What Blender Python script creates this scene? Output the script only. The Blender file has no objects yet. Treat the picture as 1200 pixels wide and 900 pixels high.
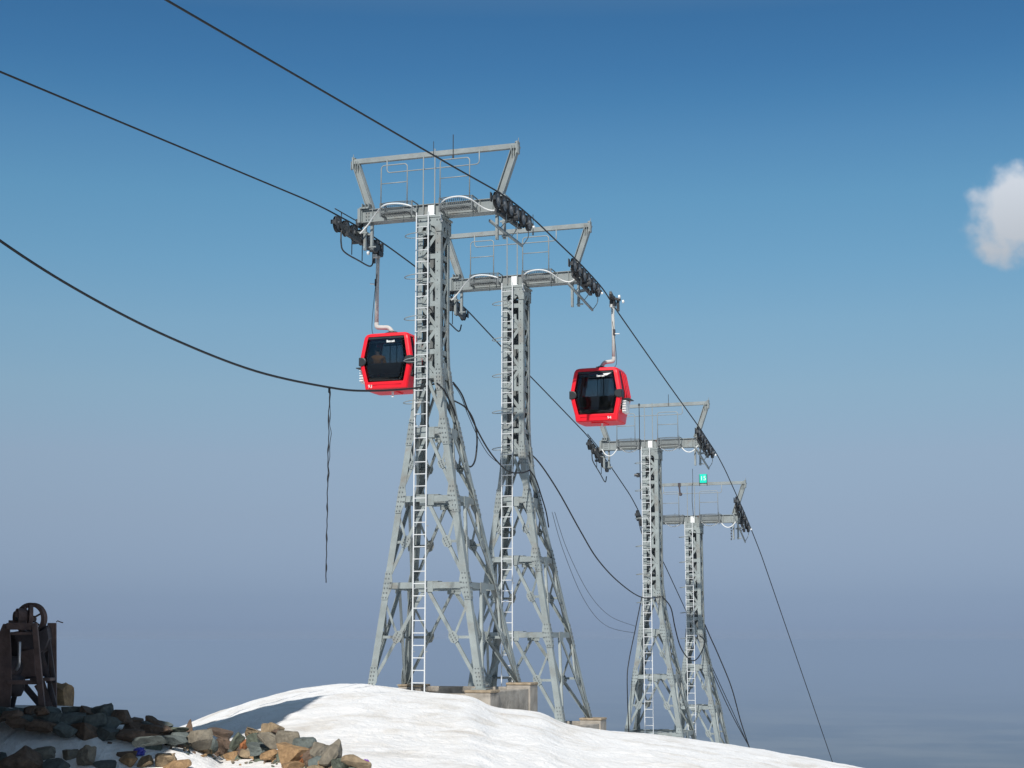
import bpy, math, random
from mathutils import Vector, Matrix, noise
R = math.radians
random.seed(7)
sc = bpy.context.scene
C = sc.collection
EYE = 1.7                 # eye height above the ground at the camera
F = 1900.0                # focal length in photo pixels (photo 1200 x 900)
PITCH = R(9.0)
cp, sp = math.cos(PITCH), math.sin(PITCH)
PSI = math.atan(0.335)    # bearing of the ropeway, to the right of the view
cs, sn = math.cos(PSI), math.sin(PSI)
AX = Vector((cs, -sn, 0)) # crossbeam direction
AY = Vector((sn, cs, 0))  # direction the line runs (downhill, away)

def ray(u, v):
    a = (u-600)/F; b = (450-v)/F
    return Vector((a, cp - sp*b, sp + cp*b))
def P(u, v, Y):
    d = ray(u, v); d = d*(Y/d.y)
    return Vector((d.x, d.y, d.z+EYE))
X1, Y1 = -2.67, 54.0
def Q(u, v, s):
    """point seen at u,v in the vertical plane of the line at offset s"""
    o = Vector((X1, Y1, 0)) + AX*s
    d = ray(u, v)
    k = (o.x*AX.x + o.y*AX.y)/(d.x*AX.x + d.y*AX.y)
    p = d*k
    return Vector((p.x, p.y, p.z+EYE))
def line_t(p):
    return (p.x-X1)*AY.x + (p.y-Y1)*AY.y
def v_of(p):
    y, z = p.y, p.z-EYE
    f = y*cp + z*sp; b = -y*sp + z*cp
    return 450 - F*b/f

# ---------------------------------------------------------------- tagging
def tag(o, label=None, cat=None, group=None, kind=None):
    if label: o['label'] = label
    if cat: o['category'] = cat
    if group: o['group'] = group
    if kind: o['kind'] = kind
    return o
def empty(name, loc=(0,0,0), rz=0, parent=None):
    o = bpy.data.objects.new(name, None); C.objects.link(o)
    o.location = loc; o.rotation_euler = (0,0,rz); o.empty_display_size = .2
    if parent: o.parent = parent
    return o

# ---------------------------------------------------------------- mesh builder
class MB:
    def __init__(s): s.v=[]; s.f=[]; s.m=[]
    def add(s, vs, fs, mi=0):
        n=len(s.v); s.v += [tuple(x) for x in vs]
        for f in fs: s.f.append([n+i for i in f]); s.m.append(mi)
    def box(s, c, d, mi=0, M=None):
        c=Vector(c); hx,hy,hz=d[0]/2,d[1]/2,d[2]/2
        pts=[Vector((x,y,z)) for z in (-hz,hz) for y in (-hy,hy) for x in (-hx,hx)]
        if M: pts=[M@p for p in pts]
        s.add([c+p for p in pts],[(0,2,3,1),(4,5,7,6),(0,1,5,4),(2,6,7,3),(0,4,6,2),(1,3,7,5)],mi)
    def bar(s, a, b, w, h, side=None, mi=0):
        """box from a to b; w measured along 'side', h across"""
        a=Vector(a); b=Vector(b); d=(b-a); L=d.length
        if L<1e-6: return
        d/=L
        sd=Vector(side) if side is not None else (Vector((0,0,1)) if abs(d.z)<.9 else Vector((1,0,0)))
        sd=(sd-d*sd.dot(d)); sd.normalize(); up=d.cross(sd)
        vs=[]
        for p in (a,b):
            for i,j in ((-1,-1),(1,-1),(1,1),(-1,1)):
                vs.append(p+sd*(w/2*i)+up*(h/2*j))
        s.add(vs,[(3,2,1,0),(4,5,6,7),(0,1,5,4),(1,2,6,5),(2,3,7,6),(3,0,4,7)],mi)
    def angle(s, a, b, w, n, t=.014, mi=0, flip=1):
        """L-section from a to b: one flange in the plane with normal n, the other standing on it"""
        a=Vector(a); b=Vector(b); n=Vector(n).normalized(); d=(b-a).normalized()
        sd=n.cross(d).normalized()
        s.bar(a,b,w,t,sd,mi)
        off=sd*(flip*(w/2-t/2))-n*(w*.42)
        s.bar(a+off,b+off,w*.8,t,n,mi)
    def tube(s, pts, r, n=8, mi=0, cap=True):
        pts=[Vector(p) for p in pts]; N=len(pts); rings=[]
        up=None
        for i,p in enumerate(pts):
            d=(pts[min(i+1,N-1)]-pts[max(i-1,0)])
            if d.length<1e-9: d=Vector((0,0,1))
            d.normalize()
            if up is None:
                up=Vector((0,0,1)) if abs(d.z)<.9 else Vector((1,0,0))
            up=(up-d*up.dot(d)); 
            if up.length<1e-6: up=d.orthogonal()
            up.normalize(); sd=d.cross(up)
            rr=r[i] if isinstance(r,(list,tuple)) else r
            rings.append([p+up*(rr*math.cos(2*math.pi*k/n))+sd*(rr*math.sin(2*math.pi*k/n)) for k in range(n)])
        vs=[q for rg in rings for q in rg]; fs=[]
        for i in range(N-1):
            for k in range(n):
                a=i*n+k; b=i*n+(k+1)%n
                fs.append((a,b,b+n,a+n))
        if cap:
            fs.append(tuple(reversed(range(n)))); fs.append(tuple((N-1)*n+k for k in range(n)))
        s.add(vs,fs,mi)
    def cyl(s,a,b,r,n=12,mi=0): s.tube([a,b],r,n,mi)
    def lathe(s, c, axis, prof, n=20, mi=0, mids=None):
        """prof: list of (radius, offset along the axis), closed loop"""
        c=Vector(c); ax=Vector(axis).normalized(); e=ax.orthogonal().normalized(); g=ax.cross(e)
        vs=[]; K=len(prof)
        for k in range(n):
            t=2*math.pi*k/n; dv=e*math.cos(t)+g*math.sin(t)
            for (r,o) in prof: vs.append(c+dv*r+ax*o)
        n0=len(s.v); s.v+=[tuple(x) for x in vs]
        for k in range(n):
            k2=(k+1)%n
            for j in range(K):
                j2=(j+1)%K
                s.f.append([n0+k*K+j,n0+k2*K+j,n0+k2*K+j2,n0+k*K+j2]); s.m.append(mids[j] if mids else mi)
    def poly(s, pts, n, t, mi=0):
        """flat polygon thickened by t along n (centred)"""
        n=Vector(n).normalized(); pts=[Vector(p) for p in pts]; K=len(pts)
        vs=[p+n*(t/2) for p in pts]+[p-n*(t/2) for p in pts]
        fs=[tuple(range(K)),tuple(reversed(range(K,2*K)))]
        for i in range(K):
            j=(i+1)%K; fs.append((i,K+i,K+j,j))
        s.add(vs,fs,mi)
    def sweep(s, path, prof_fn, mi=0):
        rings=[prof_fn(i) for i in range(len(path))]; K=len(rings[0]); vs=[q for r_ in rings for q in r_]; fs=[]
        for i in range(len(path)-1):
            for k in range(K):
                a=i*K+k; b=i*K+(k+1)%K
                fs.append((a,b,b+K,a+K))
        fs.append(tuple(reversed(range(K)))); fs.append(tuple((len(path)-1)*K+k for k in range(K)))
        s.add(vs,fs,mi)
    def build(s, name, mats, parent=None, smooth=False, bevel=0, origin=None):
        me=bpy.data.meshes.new(name)
        vs=s.v
        if origin is not None:
            o_=Vector(origin); vs=[tuple(Vector(v)-o_) for v in vs]
        me.from_pydata(vs,[],s.f); 
        if not isinstance(mats,(list,tuple)): mats=[mats]
        for m in mats: me.materials.append(m)
        me.polygons.foreach_set('material_index', s.m)
        if smooth: me.polygons.foreach_set('use_smooth',[True]*len(me.polygons))
        me.update()
        import bmesh
        bm=bmesh.new(); bm.from_mesh(me); bmesh.ops.recalc_face_normals(bm,faces=bm.faces); bm.to_mesh(me); bm.free()
        ob=bpy.data.objects.new(name,me); C.objects.link(ob)
        if origin is not None: ob.location=origin
        if parent: ob.parent=parent
        if bevel:
            b=ob.modifiers.new('bevel','BEVEL'); b.width=bevel; b.segments=2; b.limit_method='ANGLE'
        return ob
def spline(pts, n=6):
    pts=[Vector(p) for p in pts]; out=[]
    for i in range(len(pts)-1):
        p0=pts[max(i-1,0)]; p1=pts[i]; p2=pts[i+1]; p3=pts[min(i+2,len(pts)-1)]
        for k in range(n):
            t=k/n
            out.append(.5*((2*p1)+(p2-p0)*t+(2*p0-5*p1+4*p2-p3)*t*t+(3*p1-p0-3*p2+p3)*t**3))
    out.append(pts[-1]); return out
def interp(x, tab):
    if x<=tab[0][0]: return tab[0][1]
    for (a,fa),(b,fb) in zip(tab,tab[1:]):
        if x<=b: return fa+(fb-fa)*(x-a)/(b-a)
    return tab[-1][1]

# ---------------------------------------------------------------- materials
def mat(name, col, rough=.6, metal=0, var=.12, scale=3, bump=0, bscale=20, dirt=None, dirtamt=.3, dscale=1.2, spec=.5, coat=0):
    m=bpy.data.materials.new(name); m.use_nodes=True; nt=m.node_tree; N=nt.nodes; L=nt.links
    b=N['Principled BSDF']; b.inputs['Roughness'].default_value=rough; b.inputs['Metallic'].default_value=metal
    b.inputs['Specular IOR Level'].default_value=spec; b.inputs['Coat Weight'].default_value=coat
    tc=N.new('ShaderNodeTexCoord'); 
    nz=N.new('ShaderNodeTexNoise'); nz.inputs['Scale'].default_value=scale; nz.inputs['Detail'].default_value=6
    L.new(tc.outputs['Object'],nz.inputs['Vector'])
    rp=N.new('ShaderNodeMapRange'); rp.inputs[1].default_value=.3; rp.inputs[2].default_value=.7
    rp.inputs[3].default_value=1-var; rp.inputs[4].default_value=1+var
    L.new(nz.outputs['Fac'],rp.inputs[0])
    mx=N.new('ShaderNodeMix'); mx.data_type='RGBA'; mx.blend_type='MULTIPLY'; mx.inputs[0].default_value=1
    mx.inputs[6].default_value=(*col,1); L.new(rp.outputs[0],mx.inputs[7])
    out=mx.outputs[2]
    if dirt:
        n2=N.new('ShaderNodeTexNoise'); n2.inputs['Scale'].default_value=dscale; n2.inputs['Detail'].default_value=8; n2.inputs['Roughness'].default_value=.65
        L.new(tc.outputs['Object'],n2.inputs['Vector'])
        r2=N.new('ShaderNodeMapRange'); r2.inputs[1].default_value=.52; r2.inputs[2].default_value=.72; r2.inputs[4].default_value=dirtamt
        L.new(n2.outputs['Fac'],r2.inputs[0])
        m2=N.new('ShaderNodeMix'); m2.data_type='RGBA'; L.new(r2.outputs[0],m2.inputs[0]); L.new(out,m2.inputs[6]); m2.inputs[7].default_value=(*dirt,1)
        out=m2.outputs[2]
    L.new(out,b.inputs['Base Color'])
    if bump:
        n3=N.new('ShaderNodeTexNoise'); n3.inputs['Scale'].default_value=bscale; n3.inputs['Detail'].default_value=8
        L.new(tc.outputs['Object'],n3.inputs['Vector'])
        bp=N.new('ShaderNodeBump'); bp.inputs['Strength'].default_value=bump; bp.inputs['Distance'].default_value=.03
        L.new(n3.outputs['Fac'],bp.inputs['Height']); L.new(bp.outputs[0],b.inputs['Normal'])
    return m
M_GALV=mat('galvanised_steel',(.245,.28,.28),.55,.0,.16,2.2,.15,30,dirt=(.19,.17,.145),dirtamt=.65,dscale=1.7)
M_GALV2=mat('beam_steel',(.24,.27,.272),.5,.0,.14,2.5,.1,30,dirt=(.18,.15,.12),dirtamt=.6,dscale=2.4)
M_MESH=mat('grating_steel',(.13,.145,.15),.6,.0,.1,4)
M_BOLT=mat('bolt_steel',(.10,.11,.12),.5)
M_LADDER=mat('ladder_paint',(.60,.62,.63),.45,0,.05,3,dirt=(.4,.38,.36),dirtamt=.3)
M_TUBE=mat('rail_tube',(.27,.295,.295),.45,0,.05,3)
M_RUBBER=mat('sheave_rubber',(.010,.011,.013),.7,0,.2,6)
M_DISC=mat('sheave_disc',(.13,.14,.15),.5,.0,.25,5,dirt=(.06,.06,.06),dirtamt=.7,dscale=6)
M_DARKSTEEL=mat('greasy_steel',(.032,.036,.040),.5,.0,.4,5,dirt=(.11,.10,.09),dirtamt=.7,dscale=5)
M_ROPE=mat('wire_rope',(.010,.011,.013),.6,0,.2,10)
M_HOSE=mat('white_conduit',(.68,.70,.70),.5,0,.04)
M_PLATE=mat('white_plate',(.8,.82,.82),.5,0,.04)
M_CONC=mat('weathered_concrete',(.29,.265,.23),.9,0,.4,1.6,.9,9,dirt=(.10,.085,.07),dirtamt=.95,dscale=1.1)
M_CONCTOP=mat('stained_concrete_edge',(.27,.215,.15),.95,0,.3,4,.6,14)
M_RED=mat('red_paint',(.80,.010,.024),.35,0,.05,2,dirt=(.45,.02,.03),dirtamt=.25,coat=.1)
M_BLACK=mat('black_plastic',(.02,.023,.026),.45,0,.1)
M_SEAT=mat('seat_vinyl',(.20,.14,.08),.7,0,.15)
M_INNER=mat('cabin_lining',(.10,.10,.11),.7,0,.1)
M_HANGER=mat('hanger_paint',(.52,.52,.50),.45,0,.08,4,dirt=(.30,.28,.25),dirtamt=.4,dscale=5)
M_WHITE=mat('white_enamel',(.78,.79,.78),.4,0,.04)
M_RUST=mat('rusty_iron',(.13,.085,.075),.75,.0,.35,4,.4,20,dirt=(.05,.038,.045),dirtamt=.8,dscale=3)
M_RUST2=mat('dark_rusty_iron',(.055,.045,.05),.7,.0,.35,4,.3,20,dirt=(.10,.06,.045),dirtamt=.6,dscale=4)
M_STEELPIPE=mat('bright_pipe',(.5,.52,.55),.3,.6,.05)
M_BLUEBAG=mat('blue_plastic',(.03,.04,.35),.4)
M_PURPLE=mat('purple_plastic',(.16,.03,.35),.4)
M_LITTER=mat('white_plastic',(.75,.85,.88),.4)
M_TEAL=mat('teal_board',(.0,.62,.46),.45,0,.03)
M_ORANGE=mat('orange_jacket',(.75,.28,.03),.8,0,.08)
M_SKIN=mat('skin',(.42,.25,.17),.6,0,.03)
M_HAIR=mat('dark_hair',(.02,.016,.014),.7)
M_TROUSER=mat('dark_trousers',(.03,.035,.05),.8)
def glass_mat():
    m=bpy.data.materials.new('tinted_window'); m.use_nodes=True; nt=m.node_tree; N=nt.nodes; L=nt.links
    N.remove(N['Principled BSDF'])
    tr=N.new('ShaderNodeBsdfTransparent'); tr.inputs[0].default_value=(.52,.55,.57,1)
    gl=N.new('ShaderNodeBsdfGlossy'); gl.inputs['Roughness'].default_value=.03; gl.inputs[0].default_value=(.9,.9,.9,1)
    fr=N.new('ShaderNodeFresnel'); fr.inputs[0].default_value=1.5
    mx=N.new('ShaderNodeMixShader'); L.new(fr.outputs[0],mx.inputs[0]); L.new(tr.outputs[0],mx.inputs[1]); L.new(gl.outputs[0],mx.inputs[2])
    L.new(mx.outputs[0],N['Material Output'].inputs['Surface']); return m
M_GLASS=glass_mat()
ROCKS={}
for k,c,d in (('slate',(.085,.10,.095),(.05,.06,.06)),('green',(.10,.118,.092),(.08,.09,.07)),('brown',(.125,.085,.06),(.06,.045,.035)),
              ('ochre',(.29,.185,.095),(.18,.11,.06)),('rust',(.30,.115,.045),(.14,.07,.04)),('grey',(.18,.16,.125),(.11,.10,.085)),
              ('tan',(.25,.19,.12),(.15,.11,.075)),('bluegrey',(.105,.125,.12),(.09,.10,.09))):
    ROCKS[k]=mat('rock_'+k,c,.9,0,.42,7,1.0,18,dirt=d,dirtamt=1,dscale=9)

# ---------------------------------------------------------------- terrain
CREST=[(-400,1130),(-200,1035),(0,948),(150,882),(200,858),(245,838),(300,819),(345,808),(380,803),(420,801),(454,805),(505,812),(557,816),(573,827),(598,831),(627,834),
       (641,837),(655,846),(683,852),(711,857),(750,860),(800,866),(850,873),(900,882),(950,892),(985,899),(1050,913),(1200,940),(1600,1000)]
CDIST=[(0,44),(200,48),(300,51),(400,54),(434,55),(480,52.3),(557,51.6),(575,51),(627,53),(660,59),(711,61),(800,63),(1000,60),(1200,56)]
LEDGE=[(-300,826),(0,826),(60,827),(110,829),(140,841),(170,852),(215,864),(250,884),(300,925),(400,960)]
def zv(v, d): # height at forward distance d for photo row v near the centre
    b=(450-v)/F
    return EYE + d*(sp+cp*b)/(cp-sp*b)
def ground(x, y):
    if y<3: 
        base=0.0
        # ease to flat around and behind the camera
        return base + .05*noise.noise(Vector((x*.3,y*.3,0)))
    u=600+F*x/(y*cp+( -1.5)*sp)   # perspective column
    uu=max(-500,min(1700,u))
    dc=sum(interp(uu+o,CDIST) for o in (-60,-40,-20,0,20,40,60))/7; vc=sum(interp(uu+o,CREST) for o in (-9,-5,0,5,9))/5; zc=zv(vc,dc)
    lump=.09*noise.noise(Vector((x*.22,y*.22,3)))+.05*noise.noise(Vector((x*.8,y*.5,1)))+.04*noise.noise(Vector((x*2.0,y*1.3,5)))+.02*noise.noise(Vector((x*4.5,y*3,5)))
    if y<=dc:
        t=max(0,(y-14)/(dc-14))
        z=0+(zc-0)*t
        fade=min(1,(dc-y)/9)*min(1,t*5)
        z+=lump*(.5+.6*fade) + .16*fade*math.sin(math.pi*t)*noise.noise(Vector((x*.11,y*.09,9)))
        dl=25.5
        zl=zv(interp(uu,LEDGE),dl)
        g=math.exp(-((y-dl)/(2.6 if y<dl else 3.5))**2)
        if zl>z: z=z+(zl-z)*g
        elif uu<260: z=z+ (zl-z)*g*.0
    else:
        e=y-dc
        z=zc+lump*.5 -.05*min(e,6) -.215*max(0,e-5) -.5*max(0,e-55)-.0
        if e>55: z+= 1.2*noise.noise(Vector((x*.02,y*.02,0)))*min(10,(e-55)*.2)
    return z
def grid_mesh(name, us, ds, zf, m):
    vs=[]; fs=[]
    for d in ds:
        for a in us:
            x=a*max(d,0)+ (a*3); y=d
            vs.append((x,y,zf(x,y)))
    n=len(us)
    for j in range(len(ds)-1):
        for i in range(n-1):
            a=j*n+i; fs.append((a,a+1,a+n+1,a+n))
    me=bpy.data.meshes.new(name); me.from_pydata(vs,[],fs); me.materials.append(m)
    me.polygons.foreach_set('use_smooth',[True]*len(fs))
    o=bpy.data.objects.new(name,me); C.objects.link(o); return o

def snow_mat():
    m=bpy.data.materials.new('old_snow'); m.use_nodes=True; nt=m.node_tree; N=nt.nodes; L=nt.links
    b=N['Principled BSDF']; b.inputs['Roughness'].default_value=.65; b.inputs['Specular IOR Level'].default_value=.25
    g=N.new('ShaderNodeNewGeometry')
    mp=N.new('ShaderNodeMapping'); mp.inputs['Scale'].default_value=(1.0,.55,1.0); mp.inputs['Rotation'].default_value=(0,0,R(25)); L.new(g.outputs['Position'],mp.inputs[0])
    n=N.new('ShaderNodeTexNoise'); n.inputs['Scale'].default_value=.55; n.inputs['Detail'].default_value=10; n.inputs['Roughness'].default_value=.62; n.inputs['Distortion'].default_value=.8
    L.new(mp.outputs[0],n.inputs['Vector'])
    cr=N.new('ShaderNodeValToRGB'); e=cr.color_ramp.elements
    e[0].position=.36; e[0].color=(.90,.90,.90,1); e[1].position=.78; e[1].color=(.58,.52,.46,1)
    x=e.new(.50); x.color=(.87,.865,.86,1); x=e.new(.62); x.color=(.75,.725,.69,1)
    L.new(n.outputs['Fac'],cr.inputs[0])
    # rock lower down the mountain
    sx=N.new('ShaderNodeSeparateXYZ'); L.new(g.outputs['Position'],sx.inputs[0])
    mr=N.new('ShaderNodeMapRange'); mr.inputs[1].default_value=-40; mr.inputs[2].default_value=-140; L.new(sx.outputs[2],mr.inputs[0])
    n2=N.new('ShaderNodeTexNoise'); n2.inputs['Scale'].default_value=.02; n2.inputs['Detail'].default_value=8; L.new(g.outputs['Position'],n2.inputs['Vector'])
    ad=N.new('ShaderNodeMath'); ad.operation='MULTIPLY'; L.new(mr.outputs[0],ad.inputs[0]); 
    m3=N.new('ShaderNodeMath'); m3.operation='MULTIPLY'; m3.inputs[1].default_value=2; L.new(n2.outputs['Fac'],m3.inputs[0]); L.new(m3.outputs[0],ad.inputs[1]); ad.use_clamp=True
    mx=N.new('ShaderNodeMix'); mx.data_type='RGBA'; L.new(ad.outputs[0],mx.inputs[0]); L.new(cr.outputs[0],mx.inputs[6]); mx.inputs[7].default_value=(.16,.14,.11,1)
    L.new(mx.outputs[2],b.inputs['Base Color'])
    n4=N.new('ShaderNodeTexNoise'); n4.inputs['Scale'].default_value=6.5; n4.inputs['Detail'].default_value=7; n4.inputs['Roughness'].default_value=.6; L.new(mp.outputs[0],n4.inputs['Vector'])
    bp=N.new('ShaderNodeBump'); bp.inputs['Strength'].default_value=.75; bp.inputs['Distance'].default_value=.10; L.new(n4.outputs['Fac'],bp.inputs['Height'])
    L.new(bp.outputs[0],b.inputs['Normal']); return m
SNOW=snow_mat()
us=[ -1.2+i*.02 for i in range(38)]+[ -.44+i*.0024 for i in range(367)]+[.44+ i*.03 for i in range(1,26)]
ds=[-40,-20,-8,0,3,6,9,12,14]
d=14.5
while d<72: ds.append(d); d+=.16 if d<36 else .25
while d<140: ds.append(d); d+=2.5
while d<3300: ds.append(d); d*=1.12
def zf(x,y):
    if y<3: return ground(x,y)
    z=ground(x,y); return max(z,-1525)
snow=grid_mesh('snow_slope',us,ds,zf,SNOW); tag(snow,kind='structure')

# valley floor, 1500 m below, out to the horizon
def valley_mat():
    m=bpy.data.materials.new('valley_floor'); m.use_nodes=True; nt=m.node_tree; N=nt.nodes; L=nt.links
    b=N['Principled BSDF']; b.inputs['Roughness'].default_value=1; b.inputs['Specular IOR Level'].default_value=0
    g=N.new('ShaderNodeNewGeometry')
    mp=N.new('ShaderNodeMapping'); mp.inputs['Scale'].default_value=(.001,.001,.001); L.new(g.outputs['Position'],mp.inputs[0])
    n=N.new('ShaderNodeTexNoise'); n.inputs['Scale'].default_value=.45; n.inputs['Detail'].default_value=9; n.inputs['Roughness'].default_value=.6; L.new(mp.outputs[0],n.inputs['Vector'])
    cr=N.new('ShaderNodeValToRGB'); e=cr.color_ramp.elements; e[0].position=.42; e[0].color=(.02,.045,.045,1); e[1].position=.60; e[1].color=(.15,.165,.135,1)
    L.new(n.outputs['Fac'],cr.inputs[0])
    L.new(cr.outputs[0],b.inputs['Base Color'])
    return m
mb=MB(); RV=190000
rings=[0,1500,3000,6000,10000,15000,22000,30000,42000,60000,90000,130000,RV]; K=64
vs=[(0,0,-1500)]; fs=[]
for r_ in rings[1:]:
    for k in range(K): vs.append((r_*math.cos(2*math.pi*k/K),r_*math.sin(2*math.pi*k/K),-1500))
for k in range(K): fs.append((0,1+k,1+(k+1)%K))
for j in range(len(rings)-2):
    for k in range(K):
        a=1+j*K+k; b_=1+j*K+(k+1)%K; fs.append((a,a+K,b_+K,b_))
mb.add(vs,fs); tag(mb.build('valley_plain',valley_mat()),kind='structure')

# unseen blocker added left of the frame, outline shaped to shade the left foreground
SUN_AZ=Vector((-.17,-.985,0)).normalized(); SUN_EL=R(43)
SUN=Vector((SUN_AZ.x*math.cos(SUN_EL),SUN_AZ.y*math.cos(SUN_EL),math.sin(SUN_EL)))
def find_ground(u,v,dmin=15,dmax=64):
    """forward distance at which the terrain is first seen at u,v"""
    d=dmin
    while d<dmax:
        p=P(u,v,d)
        if ground(p.x,p.y)>=p.z: return Vector((p.x,p.y,ground(p.x,p.y)))
        d+=.05
    p=P(u,v,dmax); p.z=ground(p.x,p.y); return p
def back(p):
    # run back towards the sun to the vertical plane X = -0.335*Y - 0.6
    L=(p.x+.335*p.y+.6)/(-SUN.x-.335*SUN.y)
    return p+SUN*L
outline=[(120,899),(200,880),(262,864),(327,847),(357,831),(380,815),(317,829),(253,845),(207,858)]
bp_=[back(find_ground(u,v)) for u,v in outline]
for q,w in zip(outline,bp_): print('shade',q,[round(c,2) for c in w])
ol=[Vector((bp_[0].x-.0,bp_[0].y-2,-1.5))]+bp_+[Vector((bp_[-1].x-1.5,bp_[-1].y+4,bp_[-1].z-1)),Vector((bp_[-1].x-5,bp_[-1].y+14,-6))]
mb=MB()
K=len(ol); vs=[]
off=[(0,1.0),(-.7,.98),(-1.8,.85),(-2.8,.4)]
bot=[Vector((p.x,p.y,-9)) for p in ol]
for dx,k in off:
    for i,p in enumerate(ol):
        jit=.5*noise.noise(Vector((p.y*.7,dx,2))) if dx else 0
        vs.append((p.x+dx, p.y-dx*-.15, -3+(p.z+3)*k+jit))
for p in bot: vs.append(tuple(p))
fs=[]
for j in range(len(off)-1):
    for i in range(K-1):
        a=j*K+i; fs.append((a,a+1,a+K+1,a+K))
B=len(off)*K
for i in range(K-1): fs.append((i,B+i,B+i+1,i+1))
mb.add(vs,fs); blocker=mb.build('rock_hill',ROCKS['brown']); tag(blocker,kind='structure')

# ---------------------------------------------------------------- ropes (control points read as heights in the planes of the line)
SR, SL = 2.85, -2.85
ROPE_R=[(195,0),(453,150),(535,197.5),(586,226),(607,241),(629,260),(660,290),(678,307),(694,324),(708,340),(720,360),(750,403),(783,450),(821,503),(830,517),(840,532),(850,551),(861,575.5),(872,600),(883,627),(892,650),(977,897)]
ROPE_L=[(0,84),(360,234.5),(380,244),(418,264.5),(455,289),(489,314),(546,362),(592,411),(640,460),(687,509),(702,528),(718,550),(739,581),(748,598),(757,619),(779,662),(804,716)]
def rope_path(tab,s):
    p=[Q(u,v,s) for u,v in tab]
    d0=(p[0]-p[1]); d0/=abs(d0.y) 
    first=p[0]+d0*(p[0].y+12)
    d1=(p[-1]-p[-2]).normalized()
    return [first]+p+[p[-1]+d1*45]
PR, PL = rope_path(ROPE_R,SR), rope_path(ROPE_L,SL)
TR=[(line_t(p),p.z) for p in PR]; TL=[(line_t(p),p.z) for p in PL]
def smooth_rope(T,s):
    out=[]
    t=T[0][0]; out=[]
    ts=[T[0][0]]
    x=T[1][0]
    while x<T[-1][0]: ts.append(x); x+=.5
    ts.append(T[-1][0])
    for t in ts:
        z=sum(interp(t+o,T) for o in (-.6,-.3,0,.3,.6))/5
        out.append((t,z))
    return out
SRP, SLP = smooth_rope(TR,SR), smooth_rope(TL,SL)
def lpt(t,s,z): 
    p=Vector((X1,Y1,0))+AX*s+AY*t; p.z=z; return p
for nm,T,s,lab in (('haul_rope',SRP,SR,'black wire rope running over the right ends of all the crossbeams'),
               ('haul_rope',SLP,SL,'black wire rope running over the left ends of all the crossbeams')):
    mb=MB(); mb.tube([lpt(t,s,z) for t,z in T],.027,8)
    o=mb.build(nm,M_ROPE,smooth=True); tag(o,lab,'cable','haul ropes of the lift')

# ---------------------------------------------------------------- pylons
HL=10.2
LEV=[0,3.35,6.2,8.45,HL]
def flare(z):  # 0 in the straight shaft, 1 at the feet, eased over the knee
    u=HL-z
    if u>8: return u/HL
    return .55*math.log(1+math.exp(u/.55))/HL
def yf(z): return -.45-.05*flare(z)
def yr(z): return .42+3.05*flare(z)
def corner(sx,sy,z,H=0):
    f=flare(z); w=.42+((1.58 if sx>0 else (1.60 if sy<0 else 1.92))*f)
    return Vector((sx*w, yf(z) if sy<0 else yr(z), z))
def rounded(p,q,z0,z1,y,r=.12):
    """rounded upside-down U between x=p and x=q"""
    pts=[(p,y,z0),(p,y,z1-r)]
    for k in range(1,6): a=math.pi-k*math.pi/10; pts.append((p+r+r*math.cos(a),y,z1-r+r*math.sin(a)))
    for k in range(0,6): a=math.pi/2-k*math.pi/10; pts.append((q-r+r*math.cos(a),y,z1-r+r*math.sin(a)))
    pts.append((q,y,z0)); return pts
def sheave(mb,c,axis,r=.285):
    # tyre, grooved rim and dished face
    mb.lathe(c,axis,[(r,-.05),(r-.02,0),(r,.05),(r-.05,.06),(r-.05,-.06)],22,0)
    mb.lathe(c,axis,[(r-.048,-.04),(r-.05,.045),(.16,.028),(.09,.05),(.05,.085),(.0,.085),(.0,-.085),(.05,-.085),(.09,-.05),(.16,-.028)],22,1)
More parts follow.
